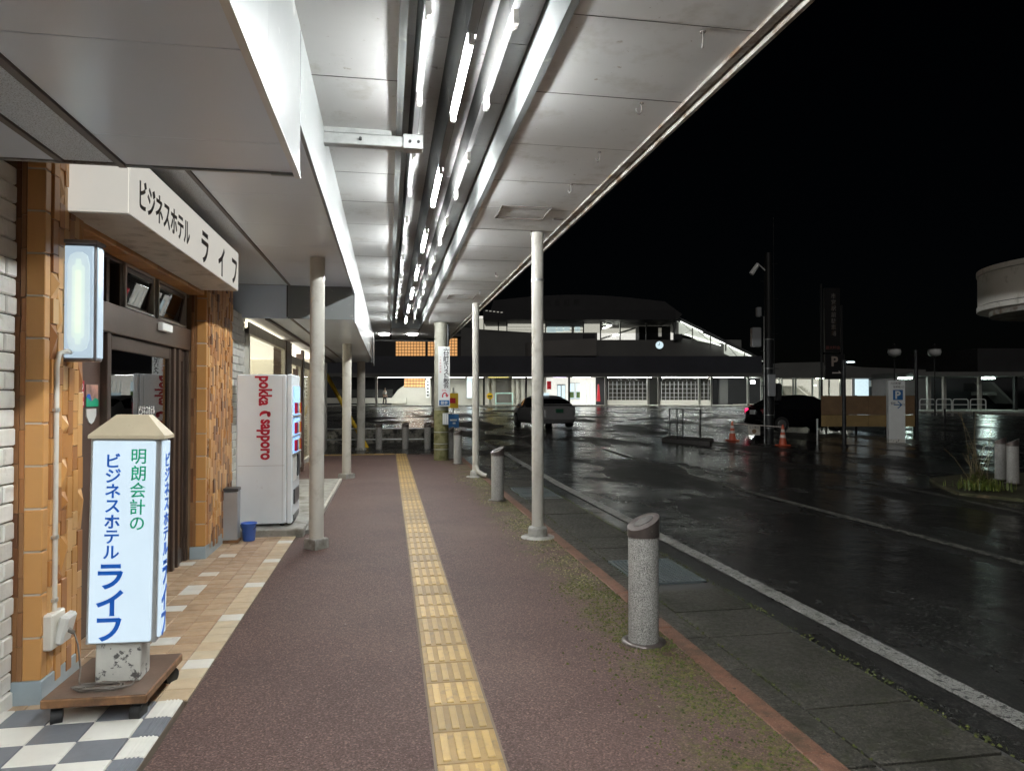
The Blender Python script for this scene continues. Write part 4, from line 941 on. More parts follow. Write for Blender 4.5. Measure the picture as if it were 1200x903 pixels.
# ground-floor rooms, left to right
sb_('wall', 508, 558, 441, 475.5, 72, 72.3, M['st_wall']); p = sb_('window', 546.5, 553.5, 441, 467, 71.8, 72, M['silver']); sb_('pane', 547.3, 552.8, 442, 466, 71.72, 71.8, M['st_litb'], p)
p = sb_('notice_board', 554.5, 560, 441, 470, 71.6, 71.8, M['st_dark'])
for k in range(4): sb_('sheet', 555, 559.4, 443 + k * 5.5, 446.5 + k * 5.5, 71.5, 71.6, M['signwhite'], p)
sb_('wall', 558, 581, 441, 475.5, 72, 72.3, M['st_wall']); sb_('wall', 581, 602, 441, 475.5, 72.2, 72.5, M['st_grey2']); sb_('wall', 602, 640, 441, 475.5, 72, 72.3, M['st_wall'])
for u in (572, 578, 601, 606, 612): sb_('pilaster', u - 1.4, u + 1.4, 441, 475, 71.5, 72, M['st_wall'])
pl_ = MB(); 
for (u0, u1, v0, v1) in ((580.5, 581.6, 460, 475), (600, 601.2, 460, 475), (580.5, 601.2, 460, 461.2), (580.5, 601.2, 472, 473)):
    a0, z1 = pix(u0, v0, 70); a1, z0 = pix(u1, v1, 70); pl_.box(a0, a1, 70, 70.1, z0, z1)
pl_.build('pale_rack', mat('mint_rack', (.4, .62, .6), .4), stn)
sb_('wall', 640, 680, 441, 475.5, 73, 73.3, M['st_lit'])
for (u0, u1) in ((653.5, 657), (658.5, 662)): sb_('door', u0 - .6, u1 + .6, 450, 474, 72.8, 73, M['signframe']); sb_('door_pane', u0, u1, 451.5, 473, 72.7, 72.8, M['st_litb'])
for (u0, u1) in ((667, 673), (675, 682)): q = sb_('window', u0 - .5, u1 + .5, 448, 468, 72.8, 73, M['silver']); sb_('pane', u0, u1, 449, 467, 72.7, 72.8, M['st_litb'], q); sb_('poster', u0 + .5, u1 - .5, 459, 466, 72.6, 72.7, mat('poster_green', (.12, .2, .06), .5, .5, 2), q)
sb_('red_banner', 641, 646, 446.5, 456, 69, 69.1, M['red']); sb_('wall', 680, 698, 441, 475.5, 72, 72.3, M['st_lit']); sb_('wall', 698, 713, 441, 475.5, 72.4, 72.7, M['st_dark'])
for u in (688, 692, 696): sb_('white_post', u - .7, u + .7, 448, 475, 70, 70.2, M['signwhite'])
spoly('red_parasol', [(699.5, 470), (703.5, 470), (702, 450), (701, 450)], 70, 70.4, M['red'])
for (u0, u1) in ((713, 759), (775, 832)):
    sb_('room_wall', u0 - 2, u1 + 2, 441, 469, 76, 76.2, M['st_grey2'])
    sb_('plinth_wall', u0 - 1, u1 + 1, 468.5, 475.5, 72, 72.4, M['st_wall'])
    lat = MB(); k = u0
    while k <= u1:
        a0, z1 = pix(k, 447, 72); a1, z0 = pix(k + .75, 469, 72); lat.box(a0, a1, 72.1, 72.2, z0, z1); k += 5.0
    vv = 450
    while vv < 469:
        a0, z1 = pix(u0, vv, 72); a1, z0 = pix(u1, vv + .6, 72); lat.box(a0, a1, 72.02, 72.12, z0, z1); vv += 5.0
    lat.build('lattice', M['signframe'], stn)
    sb_('glazing', u0, u1, 441, 469, 72.5, 72.52, M['wglass'])
sb_('dark_wall', 833, 893, 441, 475.5, 75, 75.3, M['st_dark']); sb_('dark_wall', 755, 776, 441, 475.5, 75.5, 75.7, M['st_grey'])
sb_('meter_panel', 843, 853, 441, 474, 73, 73.4, M['st_grey']); sb_('wall_lamp', 881, 884.5, 446, 449, 70.5, 70.8, M['st_lamp'])
# balcony walls and upper floor
spoly('balcony_wall', [(540, 383), (562, 385.5), (624, 389.5), (700, 389.5), (700, 417), (540, 417)], 68, 68.4, M['st_grey'])
sb_('balcony_wall', 700, 869, 398, 417, 68.1, 68.5, M['st_grey'])
cur = MB(); pts = [(616 + 42 * (1 - math.cos(R(a))), 68 - 2.2 * math.sin(R(a))) for a in range(0, 91, 10)] + [(698, 65.8)]
n = len(pts); v = []
for u, d in pts:
    a_, zt = pix(u, 401 - (u - 616) * .05, 66.5); _, zb = pix(u, 417, 66.5); v += [(a_, d, zb), (a_, d, zt)]
cur.add(v, [(2 * i, 2 * i + 2, 2 * i + 3, 2 * i + 1) for i in range(n - 1)], True); cur.build('curved_parapet', M['st_grey2'], stn)
sb_('balcony_cap', 684, 697, 391, 398, 67.4, 68, M['st_dark']); sb_('balcony_cap', 790, 800, 391, 398, 67.7, 68, M['st_dark'])
sb_('upper_room_wall', 560, 596, 370, 391, 73, 73.3, M['st_lit']); sb_('upper_room_wall', 595, 640, 370, 391, 70.6, 70.9, M['st_lit'])
for k in range(4): sb_('cladding_joint', 595, 640, 374.5 + k * 4, 374.8 + k * 4, 70.55, 70.6, M['st_grey2'])
rmw = sb_('upper_room_wall', 640, 684, 370, 391, 74, 74.2, M['st_lit'])
for (u0, u1, v0, v1, mm) in ((641, 652, 380, 389, 'st_litb'), (653, 660, 381, 388, 'st_litb'), (661, 668, 379, 387, 'st_litb'), (670, 673, 378, 390, 'signwhite'), (674, 680, 380, 388, 'st_litb'), (641, 684, 386.3, 387, 'silver')):
    sb_('inner_window', u0, u1, v0, v1, 73.6, 73.9, M[mm])
sb_('upper_room_wall', 685, 704, 370, 398, 70.6, 70.9, M['st_lit']); sb_('upper_room_wall', 704, 792, 370, 399, 75, 75.3, M['st_lit'])
for (u0, v0, u1, v1) in ((704, 396, 745, 383), (704, 385, 725, 378)):
    spoly('truss', [(u0, v0), (u1, v1), (u1, v1 + 2), (u0, v0 + 2)], 72, 72.2, M['st_grey2'])
for (u, v) in ((707, 383.5), (712, 381), (719, 393)): spoly('tube_lamp', [(u, v + 1.2), (u + 6, v - .6), (u + 6, v - 1.4), (u, v + .4)], 71.8, 71.9, M['st_lamp'])
sb_('kiosk', 749, 786, 382, 398, 71, 73, M['st_dark']); sb_('kiosk_light', 772, 775.5, 384, 394, 70.9, 71, M['st_mid'])
for u in (567, 584, 594, 639.5, 684, 704, 727, 758, 790.5): sb_('mullion', u - .6, u + .6, 370, 398 if u > 690 else 391, 69, 69.2, M['dkpole'])
sb_('upper_glazing', 560, 790, 373, 390, 69.25, 69.28, M['wglass'])
for u0 in (733, 757): sb_('violet_lamp', u0, u0 + 9, 374.5, 375.6, 70, 70.2, M['st_violet'])
# roof with its arched name board
sb_('roof_eave', 566, 792, 363, 374, 66.5, 80, M['st_navy2'])
arc = [(572, 372), (578, 353)] + [(578 + i * 10.6, 353 - 8 * math.sin(math.pi * (i + 1.0) / 20) - (.0 if i else 0)) for i in range(0, 20)] + [(800, 368), (795, 373)]
spoly('roof_arch', arc, 67, 79, M['st_roof'])
for ch, u in zip('六日町駅', (642, 653, 664.5, 676)):
    a_, z_ = pix(u, 354, 66.9); text(ch, .62, (a_, 66.95, z_), CF, FZ, M['black'], stn, .02)
for k in range(5): sb_('eave_light', 569 + k * 4.4, 571.4 + k * 4.4, 363.2 + k * .5, 364.2 + k * .5, 66.3, 66.45, M['st_mid'])
# covered stair on the right
spoly('stair_roof', [(791, 370), (798, 372), (896, 421), (896, 424), (791, 374)], 68, 76, M['st_dark'])
spoly('stair_lining', [(794, 376), (896, 423.5), (868, 422.5), (849, 414), (849, 402), (833, 402), (818, 399), (807, 393), (794, 391)], 67.85, 67.95, M['st_stair'])
spoly('stair_wall', [(793, 395), (820, 399), (862, 403), (870, 419), (792, 419)], 68.2, 68.6, M['st_grey'])
for (u, v) in ((795, 378), (812, 384.5), (833, 394), (851, 403), (873, 413), (886, 420)): sb_('stair_post', u - .6, u + .6, v - 1, v + 13 if u < 850 else v + 8, 67.6, 67.8, M['silver'])
for (u0, v0, u1, v1) in ((798, 376, 824, 388.5), (826, 391, 850, 402), (853, 404, 890, 421.5), (803, 391, 845, 404)):
    spoly('stair_lamp', [(u0, v0), (u1, v1), (u1, v1 + .9), (u0, v0 + .9)], 67.7, 67.84, M['st_lit2'])
for (u0, v0, u1, v1) in ((800, 379, 812, 389), (812, 385, 801, 392), (818, 388, 831, 399), (831, 394, 820, 398), (838, 397, 846, 401.5), (853, 405, 866, 420), (866, 411, 855, 415), (874, 415, 882, 421)):
    spoly('stair_brace', [(u0, v0), (u1, v1), (u1 + .7, v1), (u0 + .7, v0)], 67.66, 67.72, M['signframe'])
ck = thing('wall_clock', 'round glowing station clock on the dark balcony wall', 'clock', (0, 0, 0), -TH)
a_, z_ = pix(773.5, 404, 67.8)
MB().cyl((a_, 68.09, z_), (a_, 67.98, z_), .40, n=28).build('rim', M['silver'], ck); MB().cyl((a_, 67.98, z_), (a_, 67.96, z_), .36, n=28).build('dial', M['st_litb'], ck)
MB().box(a_ - .02, a_ + .02, 67.94, 67.955, z_, z_ + .25).box(a_ - .18, a_, 67.94, 67.955, z_ - .02, z_ + .02).build('hand', M['black'], ck)
# left wing
sb_('wing_wall', 300, 552, 340, 417, 71, 72, M['st_dark']); sb_('wing_trim', 376, 540, 391, 394, 70.6, 71, M['st_grey'])
def amber(u0, u1, v0, v1, d, nu, nv):
    p = sb_('amber_window', u0, u1, v0, v1, d, d + .1, M['st_dark'])
    for i in range(nu):
        for j in range(nv):
            du, dv = (u1 - u0) / nu, (v1 - v0) / nv
            sb_('pane', u0 + i * du + .3, u0 + (i + 1) * du - .3, v0 + j * dv + .3, v0 + (j + 1) * dv - .3, d - .05, d - .001, M['orange_pane'], p)
amber(463.5, 498.5, 396, 417, 70.9, 10, 6); amber(501, 536, 396, 417, 70.9, 10, 6)
sb_('rear_wall', 300, 508, 437, 475.5, 74, 74.3, M['st_dark'])
crv = [(459, 466), (466, 457), (474, 451), (484, 447), (498, 445), (506, 444), (506, 475), (459, 475)]
spoly('curved_wall', crv, 71, 71.4, M['st_wall']); amber(473.5, 498, 438.5, 453.5, 70.9, 7, 4); sb_('low_wall', 378, 476, 466, 472.5, 70.2, 70.6, M['st_wall']); sb_('grey_wall', 395, 460, 456, 465, 73, 73.3, M['st_grey'])
q = sb_('side_board', 499, 503.5, 443.5, 466, 69.5, 69.6, M['signwhite'])
for k in range(5): sb_('side_mark', 500.2, 502.4, 446 + k * 4, 448 + k * 4, 69.45, 69.5, M['ink'], q)
fr2 = MB(); 
for (u0, u1, v0, v1) in ((439.5, 442, 437, 476), (506, 509, 437, 476), (439.5, 509, 437, 439)):
    a0, z1 = pix(u0, v0, 66.5); a1, z0 = pix(u1, v1, 66.5); fr2.box(a0, a1, 66.5, 66.8, z0, z1)
fr2.build('portal_frame', M['silver'], stn)
ys_ = thing('yellow_sign', 'yellow round stand sign by the far station wall', 'sign', (0, 0, 0), -TH)
a_, z_ = pix(574, 464, 69); MB().cyl((a_, 69.06, z_), (a_, 69, z_), .33, n=20).build('disc', M['yellow'], ys_); MB().box(a_ - .03, a_ + .03, 69.02, 69.08, .78, z_ - .3).box(a_ - .25, a_ + .25, 68.9, 69.2, .77, .87).build('stand', M['signframe'], ys_); MB().box(a_ - .2, a_ + .2, 68.98, 69, z_ - .05, z_ + .06).build('dark_band', M['ink'], ys_)

# person walking by the far wall
def skin(name, chain, m, parent=None):
    me = bpy.data.meshes.new(name); vs = []; es = []; rs = []
    for i, (p, r, par) in enumerate(chain):
        vs.append(p); rs.append(r)
        if par is not None: es.append((par, i))
    me.from_pydata(vs, es, []); o = put(name, me, m, parent)
    md = o.modifiers.new('skin', 'SKIN'); sv = me.skin_vertices[0].data
    for i, r in enumerate(rs): sv[i].radius = r if isinstance(r, tuple) else (r, r)
    sv[0].use_root = True
    sd = o.modifiers.new('sub', 'SUBSURF'); sd.levels = 1; sd.render_levels = 1; return o
a_, z_ = pix(451, 475, 66.8); px_, py_ = loc2w(a_, 66.8)
pe = thing('person', 'distant person in a white top and dark trousers standing by the station portal', 'person', (px_, py_, .79), -TH + R(60))
skin('body', [((0, 0, .92), (.15, .11), None), ((0, 0, 1.15), (.14, .10), 0), ((0, 0, 1.38), (.17, .10), 1), ((0, 0, 1.47), .055, 2), ((0, -.02, 1.60), (.075, .09), 3), ((0, -.01, 1.70), (.07, .085), 4),
              ((.19, 0, 1.37), .055, 2), ((.24, .02, 1.10), .042, 6), ((.24, -.08, .86), .032, 7), ((.24, -.11, .78), .03, 8), ((-.19, 0, 1.37), .055, 2), ((-.24, .04, 1.10), .042, 10), ((-.23, -.02, .86), .032, 11), ((-.23, -.04, .78), .03, 12),
              ((.09, 0, .84), .085, 0), ((.10, -.08, .48), .06, 14), ((.10, -.02, .09), .045, 15), ((.10, -.16, .04), .035, 16), ((-.09, 0, .84), .085, 0), ((-.10, .06, .48), .06, 18), ((-.10, .16, .10), .045, 19), ((-.10, .05, .04), .035, 20)], M['skin'], pe)
skin('shirt', [((0, 0, 1.0), (.165, .125), None), ((0, 0, 1.2), (.16, .12), 0), ((0, 0, 1.39), (.185, .115), 1), ((.2, 0, 1.375), .065, 2), ((.24, .02, 1.12), .055, 3), ((-.2, 0, 1.375), .065, 2), ((-.24, .04, 1.12), .055, 5)], M['shirt'], pe)
skin('trousers', [((0, 0, .95), (.158, .12), None), ((.09, 0, .82), .095, 0), ((.10, -.08, .48), .07, 1), ((.10, -.02, .10), .06, 2), ((-.09, 0, .82), .095, 0), ((-.10, .06, .48), .07, 4), ((-.10, .16, .11), .06, 5)], M['trousers'], pe)
skin('hair', [((0, .02, 1.64), (.075, .085), None), ((0, .0, 1.735), (.07, .085), 0)], M['hair'], pe)

# ------------------------------------------------------------------ right of the station
rb = thing('stair_hall', 'low dark roofed hall with lit glass showing an indoor stair right of the utility pole', 'building', (0, 0, 0), -TH)
D2 = 70
def rb_(name, u0, u1, v0, v1, d0, d1, m, par=None): return sb_(name, u0, u1, v0, v1, d0, d1, m, par or rb)
spoly('roof', [(896, 441), (896, 428), (915, 425), (962, 424), (1010, 430), (1085, 433), (1085, 441)], 66, 82, M['st_grey'], rb); rb_('eave', 894, 1090, 439.5, 442.5, 65.6, 66, M['st_grey'])
rb_('hall_wall', 900, 1000, 442, 474, 76, 76.3, M['st_lit']); rb_('floor_slab', 894, 1000, 474, 477, 66, 80, M['concrete']); rb_('side_wall', 1000, 1060, 441, 476, 74, 74.3, M['st_grey'])
stp = MB()
for k in range(9):
    a0, z1 = pix(918 + k * .5, 452 + k * 2.4, 73); a1, z0 = pix(944 + k * 1.6, 475, 73); stp.box(a0, a1, 73.6 - k * .25, 73.8 - k * .25, z0, z1)
stp.build('stair', M['st_wall'], rb)
for (u0, v0, u1, v1) in ((934, 452, 951, 466), (909, 456, 917, 463)): spoly('handrail', [(u0, v0), (u1, v1), (u1, v1 + 1.2), (u0, v0 + 1.2)], 71.0, 71.1, M['st_lit'], rb)
for u in (905, 913, 916.5, 930, 933, 952.5, 961, 972, 985): rb_('mullion', u - .6, u + .6, 442, 474, 68, 68.2, M['silver'])
rb_('glazing', 903, 998, 442, 474, 68.25, 68.28, M['wglass']); rb_('ceiling_lamp', 958, 990, 442.8, 443.6, 70, 70.3, M['st_lamp'])
rb_('window', 1003, 1018, 444, 466, 73.7, 73.9, M['st_litb']); rb_('notice', 1020, 1031, 445.5, 453, 73.7, 73.9, M['signwhite'])
fs = thing('platform_shelter', 'long dark platform shelter with thin posts at the far right', 'shelter', (0, 0, 0), -TH)
def fs_(name, u0, u1, v0, v1, d0, d1, m, par=None): return sb_(name, u0, u1, v0, v1, d0, d1, m, par or fs)
fs_('roof', 1070, 1330, 435.5, 440.5, 52, 58, M['st_grey'])
for u in (1089, 1107.5, 1149, 1191): fs_('post', u - 1.6, u + 1.6, 440, 488 if u != 1191 else 492, 53, 53.25, M['silver'] if u != 1191 else M['dkpole'])
for i, (u0, u1, l) in enumerate(((1054, 1069, 'left greenish fluorescent lamp under the far right roof edge'), (1147, 1166, 'right greenish fluorescent lamp under the far right roof edge'))):
    f_ = thing('fluorescent_lamp', l, 'lamp', (0, 0, 0), -TH, 'lamps under the far right roof')
    sb_('tube', u0, u1, 442.4, 443.8, 53.2, 53.35, M['fluo'], f_); sb_('fixture', u0 - 1, u1 + 1, 440.6, 442.3, 53.1, 53.5, M['signframe'], f_)
bb_ = thing('dark_building', 'dark concrete building with a stair behind the far shelter', 'building', (0, 0, 0), -TH)
sb_('wall', 1092, 1420, 441, 492, 60, 70, M['st_dark'], bb_); sb_('upper_wall', 1146, 1420, 408, 441, 61, 72, M['st_roof'], bb_)
spoly('stair_flight', [(1160, 447), (1164, 447), (1190, 473), (1186, 473)], 57, 59, M['st_grey2'], bb_); sb_('ledge', 1152, 1168, 459, 463, 57.5, 59, M['st_grey2'], bb_); sb_('window', 1130, 1142, 449, 458, 59.9, 60, M['black'], bb_)
sp_ = MB(); poly = [loc2w((u - 600) * d / 833, d) for u, d in ((1068, 50), (1130, 47), (1230, 41), (1500, 38), (1500, 66), (1068, 66))]
sp_.prism(poly, .3, .66, 'z'); struct(sp_.build('shelter_pavement', M['concrete']))
bar = thing('pipe_barrier', 'x', 'barrier', (0, 0, 0), 0, 'white pipe barriers in front of the shelter')
def hoop(w, h, r): return [(-w / 2, 0, 0), (-w / 2, 0, h * .8), (-w / 2 + .04, 0, h * .95), (-w / 2 + .12, 0, h), (w / 2 - .12, 0, h), (w / 2 - .04, 0, h * .95), (w / 2, 0, h * .8), (w / 2, 0, 0)]
MB().tube(hoop(1.05, .82, .04), .038, 8).build('hoop', M['signwhite'], bar); MB().cyl((-.52, 0, .45), (.52, 0, .45), .032, n=8).build('crossbar', M['signwhite'], bar)
for i, u in enumerate((1086.5, 1106, 1125.5, 1146)):
    o = bar if i == 0 else copy_tree(bar); d = 49.5 - i * .4; x, y, z = at(u, d); o.location = (x, y, .66); o.rotation_euler = (0, 0, -TH)
    o['label'] = ['leftmost white pipe barrier hoop before the far shelter', 'second white pipe barrier hoop from the left before the far shelter', 'third white pipe barrier hoop from the left before the far shelter', 'rightmost white pipe barrier hoop before the far shelter'][i]
lp_ = thing('globe_lamp', 'x', 'street lamp', (0, 0, 0), 0, 'unlit globe lamps over the far platform')
MB().cyl((0, 0, 0), (0, 0, 4.1), .05, .04, 10).build('post', M['black'], lp_); MB().lathe([(.08, 0), (.34, .1), (.40, .3), (.36, .5)], 20, (0, 0, 4.1)).build('globe', M['signwhite'], lp_); MB().lathe([(.42, 0), (.40, .06), (.12, .16), (.06, .34)], 20, (0, 0, 4.6)).build('cap', M['black'], lp_)
for i, (u, l) in enumerate(((1048.5, 'left unlit white globe lamp against the black sky'), (1095.5, 'right unlit white globe lamp against the black sky'))):
    o = lp_ if i == 0 else copy_tree(lp_); x, y, z = at(u, 46); o.location = (x, y, pix(0, 416, 46)[1] - 4.2); o.rotation_euler = (0, 0, 0); o['label'] = l
    o.location.z = max(o.location.z, z - 1)
# ------------------------------------------------------------------ plaza furniture
ps = thing('parking_sign', 'white slab parking sign with blue P and arrow', 'sign', (*at(1049.5, 24.0)[:2], at(1049.5, 24)[2]), -TH - R(4))
MB().box(-.27, .27, -.10, .10, .12, 2.10, c=.012).build('slab', M['signwhite'], ps); MB().box(-.265, .265, -.095, .095, 0, .118, c=.006).build('base', M['plinth'], ps); MB().box(-.29, .29, -.13, .13, -.08, .004).build('footing', M['concrete'], ps)
B(-.13, .19, -.104, -.1, 1.44, 1.78, c=.002).build('blue_square', M['bluesign'], ps); text('P', .36, (.03, -.1065, 1.61), CF, FZ, M['signwhite'], ps, .03)
aw = MB()
for (x0, z0, x1, z1) in ((-.11, 1.28, .15, 1.28), (.02, 1.40, .15, 1.28), (.02, 1.16, .15, 1.28)):
    d = Vector((x1 - x0, z1 - z0)).normalized(); nx, nz_ = -d.y * .016, d.x * .016
    aw.add([(x0 - nx, -.1045, z0 - nz_), (x0 + nx, -.1045, z0 + nz_), (x1 + nx, -.1045, z1 + nz_), (x1 - nx, -.1045, z1 - nz_)], [(0, 1, 2, 3)])
aw.build('arrow', M['bluesign'], ps); text('駅前', .10, (-.13, -.1055, 1.33), CF, FZ, M['ink'], ps, 0, .8); text('口', .09, (.21, -.1055, 1.28), CF, FZ, M['ink'], ps)
text('六日町駅', .095, (-.04, -.1055, 2.0), CF, FZ, M['ink'], ps, .0, .9); text('駐車場入口', .085, (.06, -.1055, 1.88), CF, FZ, M['ink'], ps, 0, .85)
tp = thing('tower_sign', 'tall dark unlit parking tower sign with a pale P', 'sign', (*at(978, 33)[:2], at(978, 33)[2]), -TH)
MB().cyl((-.55, .1, 0), (-.55, .1, 6.6), .05, n=10).cyl((.40, .1, 0), (.40, .1, 5.6), .05, n=10).build('post', M['dkpole'], tp)
MB().box(-.42, .50, 0, .2, 2.15, 3.32, c=.02).build('parking_panel', M['black'], tp); B(-.42, .30, 0, .2, 3.4, 6.4, c=.02).build('name_panel', M['black'], tp)
text('P', .62, (.02, -.003, 2.98), CF, FZ, mat('dim_letter', (.32, .26, .22), .6), tp, .03); MB().box(-.1, .3, -.004, -.001, 2.42, 2.47).add([(.2, -.004, 2.47), (.32, -.004, 2.42), (.2, -.004, 2.56)], [(0, 1, 2)]).build('arrow', M['conewhite'], tp)
text('市営駅前駐車場', .26, (-.02, -.003, 5.15), CF, FZ, M['trim'], tp, 0, .9, vert=.29); text('最大料金', .17, (-.06, -.003, 3.62), CF, FZ, mat('dim_red_letter', (.2, .06, .05), .6), tp, .01)
sl_ = thing('lamp_post', 'slim dark steel lamp post left of the white parking sign', 'street lamp', (*at(989, 22.5)[:2], at(989, 22.5)[2]), -TH)
MB().cyl((0, 0, 0), (0, 0, 2.75), .065, .055, 12).build('shaft', M['dkpole'], sl_); MB().lathe([(.12, 0), (.12, .03), (.07, .05)], 12).build('base', M['dkpole'], sl_)
MB().box(.02, .28, -.04, .04, 2.70, 2.76, c=.01).build('arm', M['dkpole'], sl_); B(.12, .32, -.05, .05, 2.668, 2.698).build('lamp_head', mat('small_white_lamp', (.8, .85, .9), .3, emit=(.8, .95, 1), estr=1.2), sl_)
u2 = thing('power_pole', 'tall black utility pole with grey boxes in the plaza', 'utility pole', (*at(901, 24.5)[:2], at(901, 24.5)[2] - .1), -TH)
MB().cyl((0, 0, 0), (0, 0, 6.6), .16, .12, 20).build('shaft', M['dkpole'], u2)
MB().cyl((-.19, -.1, 0), (-.19, -.1, 4.4), .022, n=8).build('cable_pipe', M['steel'], u2); MB().cyl((.14, -.13, .9), (.14, -.13, 7.8), .012, n=6).build('cable', M['dkpole'], u2)
B(-.60, -.28, -.12, .12, 3.35, 4.02, c=.03).build('transformer_box', M['ash'], u2); B(-.42, -.26, -.08, .08, 4.4, 4.72, c=.02).build('small_box', M['ash'], u2); B(-.14, .12, -.34, -.18, 1.65, 2.40, c=.02).build('meter_box', M['ash'], u2)
B(.22, .42, -.1, .1, 1.5, 2.1, c=.04).build('junction_box', M['dkpole'], u2)
for z in (.55, 1.0, 2.6, 3.6): MB().lathe([(.17, z), (.17, z + .02)], 16).build('band', M['steel'], u2)
lm = MB().cyl((-.62, -.1, 5.85), (-.38, -.1, 6.2), .09, .07, 12).cyl((-.38, -.1, 6.2), (-.05, 0, 5.95), .025, n=8); lm.build('camera', M['signwhite'], u2)
for k in range(9): MB().cyl((-.17, -.12, 1.4 + k * .6), (-.32 if k % 2 else .3, -.12, 1.4 + k * .6), .010, n=6).build('step_bolt', M['dkpole'], u2)
# cones with the linking bar and a small board
cn0 = thing('traffic_cone', 'x', 'cone', (0, 0, 0), 0, 'traffic cones by the black utility pole')
def cone_prof(z0, z1): r = lambda z: .125 - .095 * (z - .04) / .62; return [(r(z0), z0), (r(z1), z1)]
MB().box(-.18, .18, -.18, .18, 0, .04, c=.012).lathe(cone_prof(.04, .66), 20).lathe([(.03, .66), (.02, .68)], 16).build('cone', M['cone'], cn0)
for z0, z1 in ((.26, .35), (.44, .53)): MB().lathe([(r + .003, z) for r, z in cone_prof(z0, z1)], 20).build('band', M['conewhite'], cn0)
for i, (u, d, l) in enumerate(((858, 24.8, 'left orange and white traffic cone of the pair by the pole'), (917, 22.9, 'right orange and white traffic cone in front of the black car'))):
    o = cn0 if i == 0 else copy_tree(cn0); o.location = at(u, d); o['label'] = l
ca, cbn = Vector(at(858, 24.8)) + Vector((0, 0, .60)), Vector(at(917, 22.9)) + Vector((0, 0, .60))
cbr = thing('cone_bar', 'pale bar linking the two cones with a small notice board', 'barrier bar'); MB().cyl(ca, cbn, .016, n=8).build('bar', M['conewhite'], cbr)
mid = ca.lerp(cbn, .45); o = B(-.20, .20, -.012, .012, -.34, -.02).build('notice_board', M['st_wall'], cbr, tuple(mid)); o.rotation_euler = (0, 0, -TH); text('立入禁止', .085, (0, -.014, -.08), CF, FZ, M['ink'], o, 0.01); MB().lathe([(.075, 0), (.075, .004)], 16).build('dot', M['ply'], o, (0, -.013, -.21)).rotation_euler = (R(90), 0, 0)
# dark stanchions on a low island
ki = MB(); p = [at(775, 24.5), at(832, 22.8), at(836, 24.6), at(785, 26.5)]
ki.prism([(q[0], q[1]) for q in p], -.1, .10 + p[0][2], 'z'); struct(ki.build('kerb_island', M['joint']))
stq = thing('stanchion_gate', 'row of thin black stanchions with a top rail on a low island', 'railing')
for u, d in ((784.5, 25), (793.5, 24), (800, 24.5), (820.5, 24.2)):
    x, y, z = at(u, d); MB().cyl((x, y, z), (x, y, z + 1.12), .03, n=8).build('stanchion', M['black'], stq)
x0, y0, z0 = at(784.5, 25); x1, y1, z1 = at(820.5, 24.2); MB().cyl((x0, y0, z0 + 1.1), (x1, y1, z1 + 1.1), .02, n=8).build('rail', M['black'], stq)
# hoarding of boards on posts
ho = thing('hoarding', 'brown two tone board hoarding raised on dark posts beside the parking sign', 'fence')
d_ = 27.5
for i in range(4):
    u0, u1 = 962 + i * 27.6, 962 + (i + 1) * 27.6
    for (v0, v1, m) in ((463.5, 485.5, M['ply']), (486, 499.5, M['plylow'])):
        (a0, z1), (a1, z0) = pix(u0 + .15, v0, d_), pix(u1 - .15, v1, d_)
        o = B(a0, a1, d_ - .02, d_ + .02, z0, z1).build('board', m, ho); o.rotation_euler = (0, 0, -TH)
for u in (968, 1003, 1038, 1071):
    a0, zt = pix(u, 463, d_ + .06); x, y, z = at(u, d_ + .12); MB().box(-.03, .03, -.03, .03, -.05, zt - z).build('post', M['black'], ho, (x, y, z))
# chain bollards around the parking entry
for i, (u, d, h, l) in enumerate(((957.5, 23.2, .85, 'thin grey stake beside the right cone and black car'), (1141, 26, .95, 'short black stake right of the parking sign'), (1074, 25.5, 3.2, 'tall thin black pole right of the parking sign'), (1107, 30, .9, 'short black stake under the far white barriers'))):
    x, y, z = at(u, d); tag(MB().cyl((x, y, z), (x, y, z + h), .035 if h < 2 else .06, n=8).build('stake' if h < 2 else 'thin_pole', M['steel'] if i == 0 else M['black']), l, 'stake' if h < 2 else 'pole')

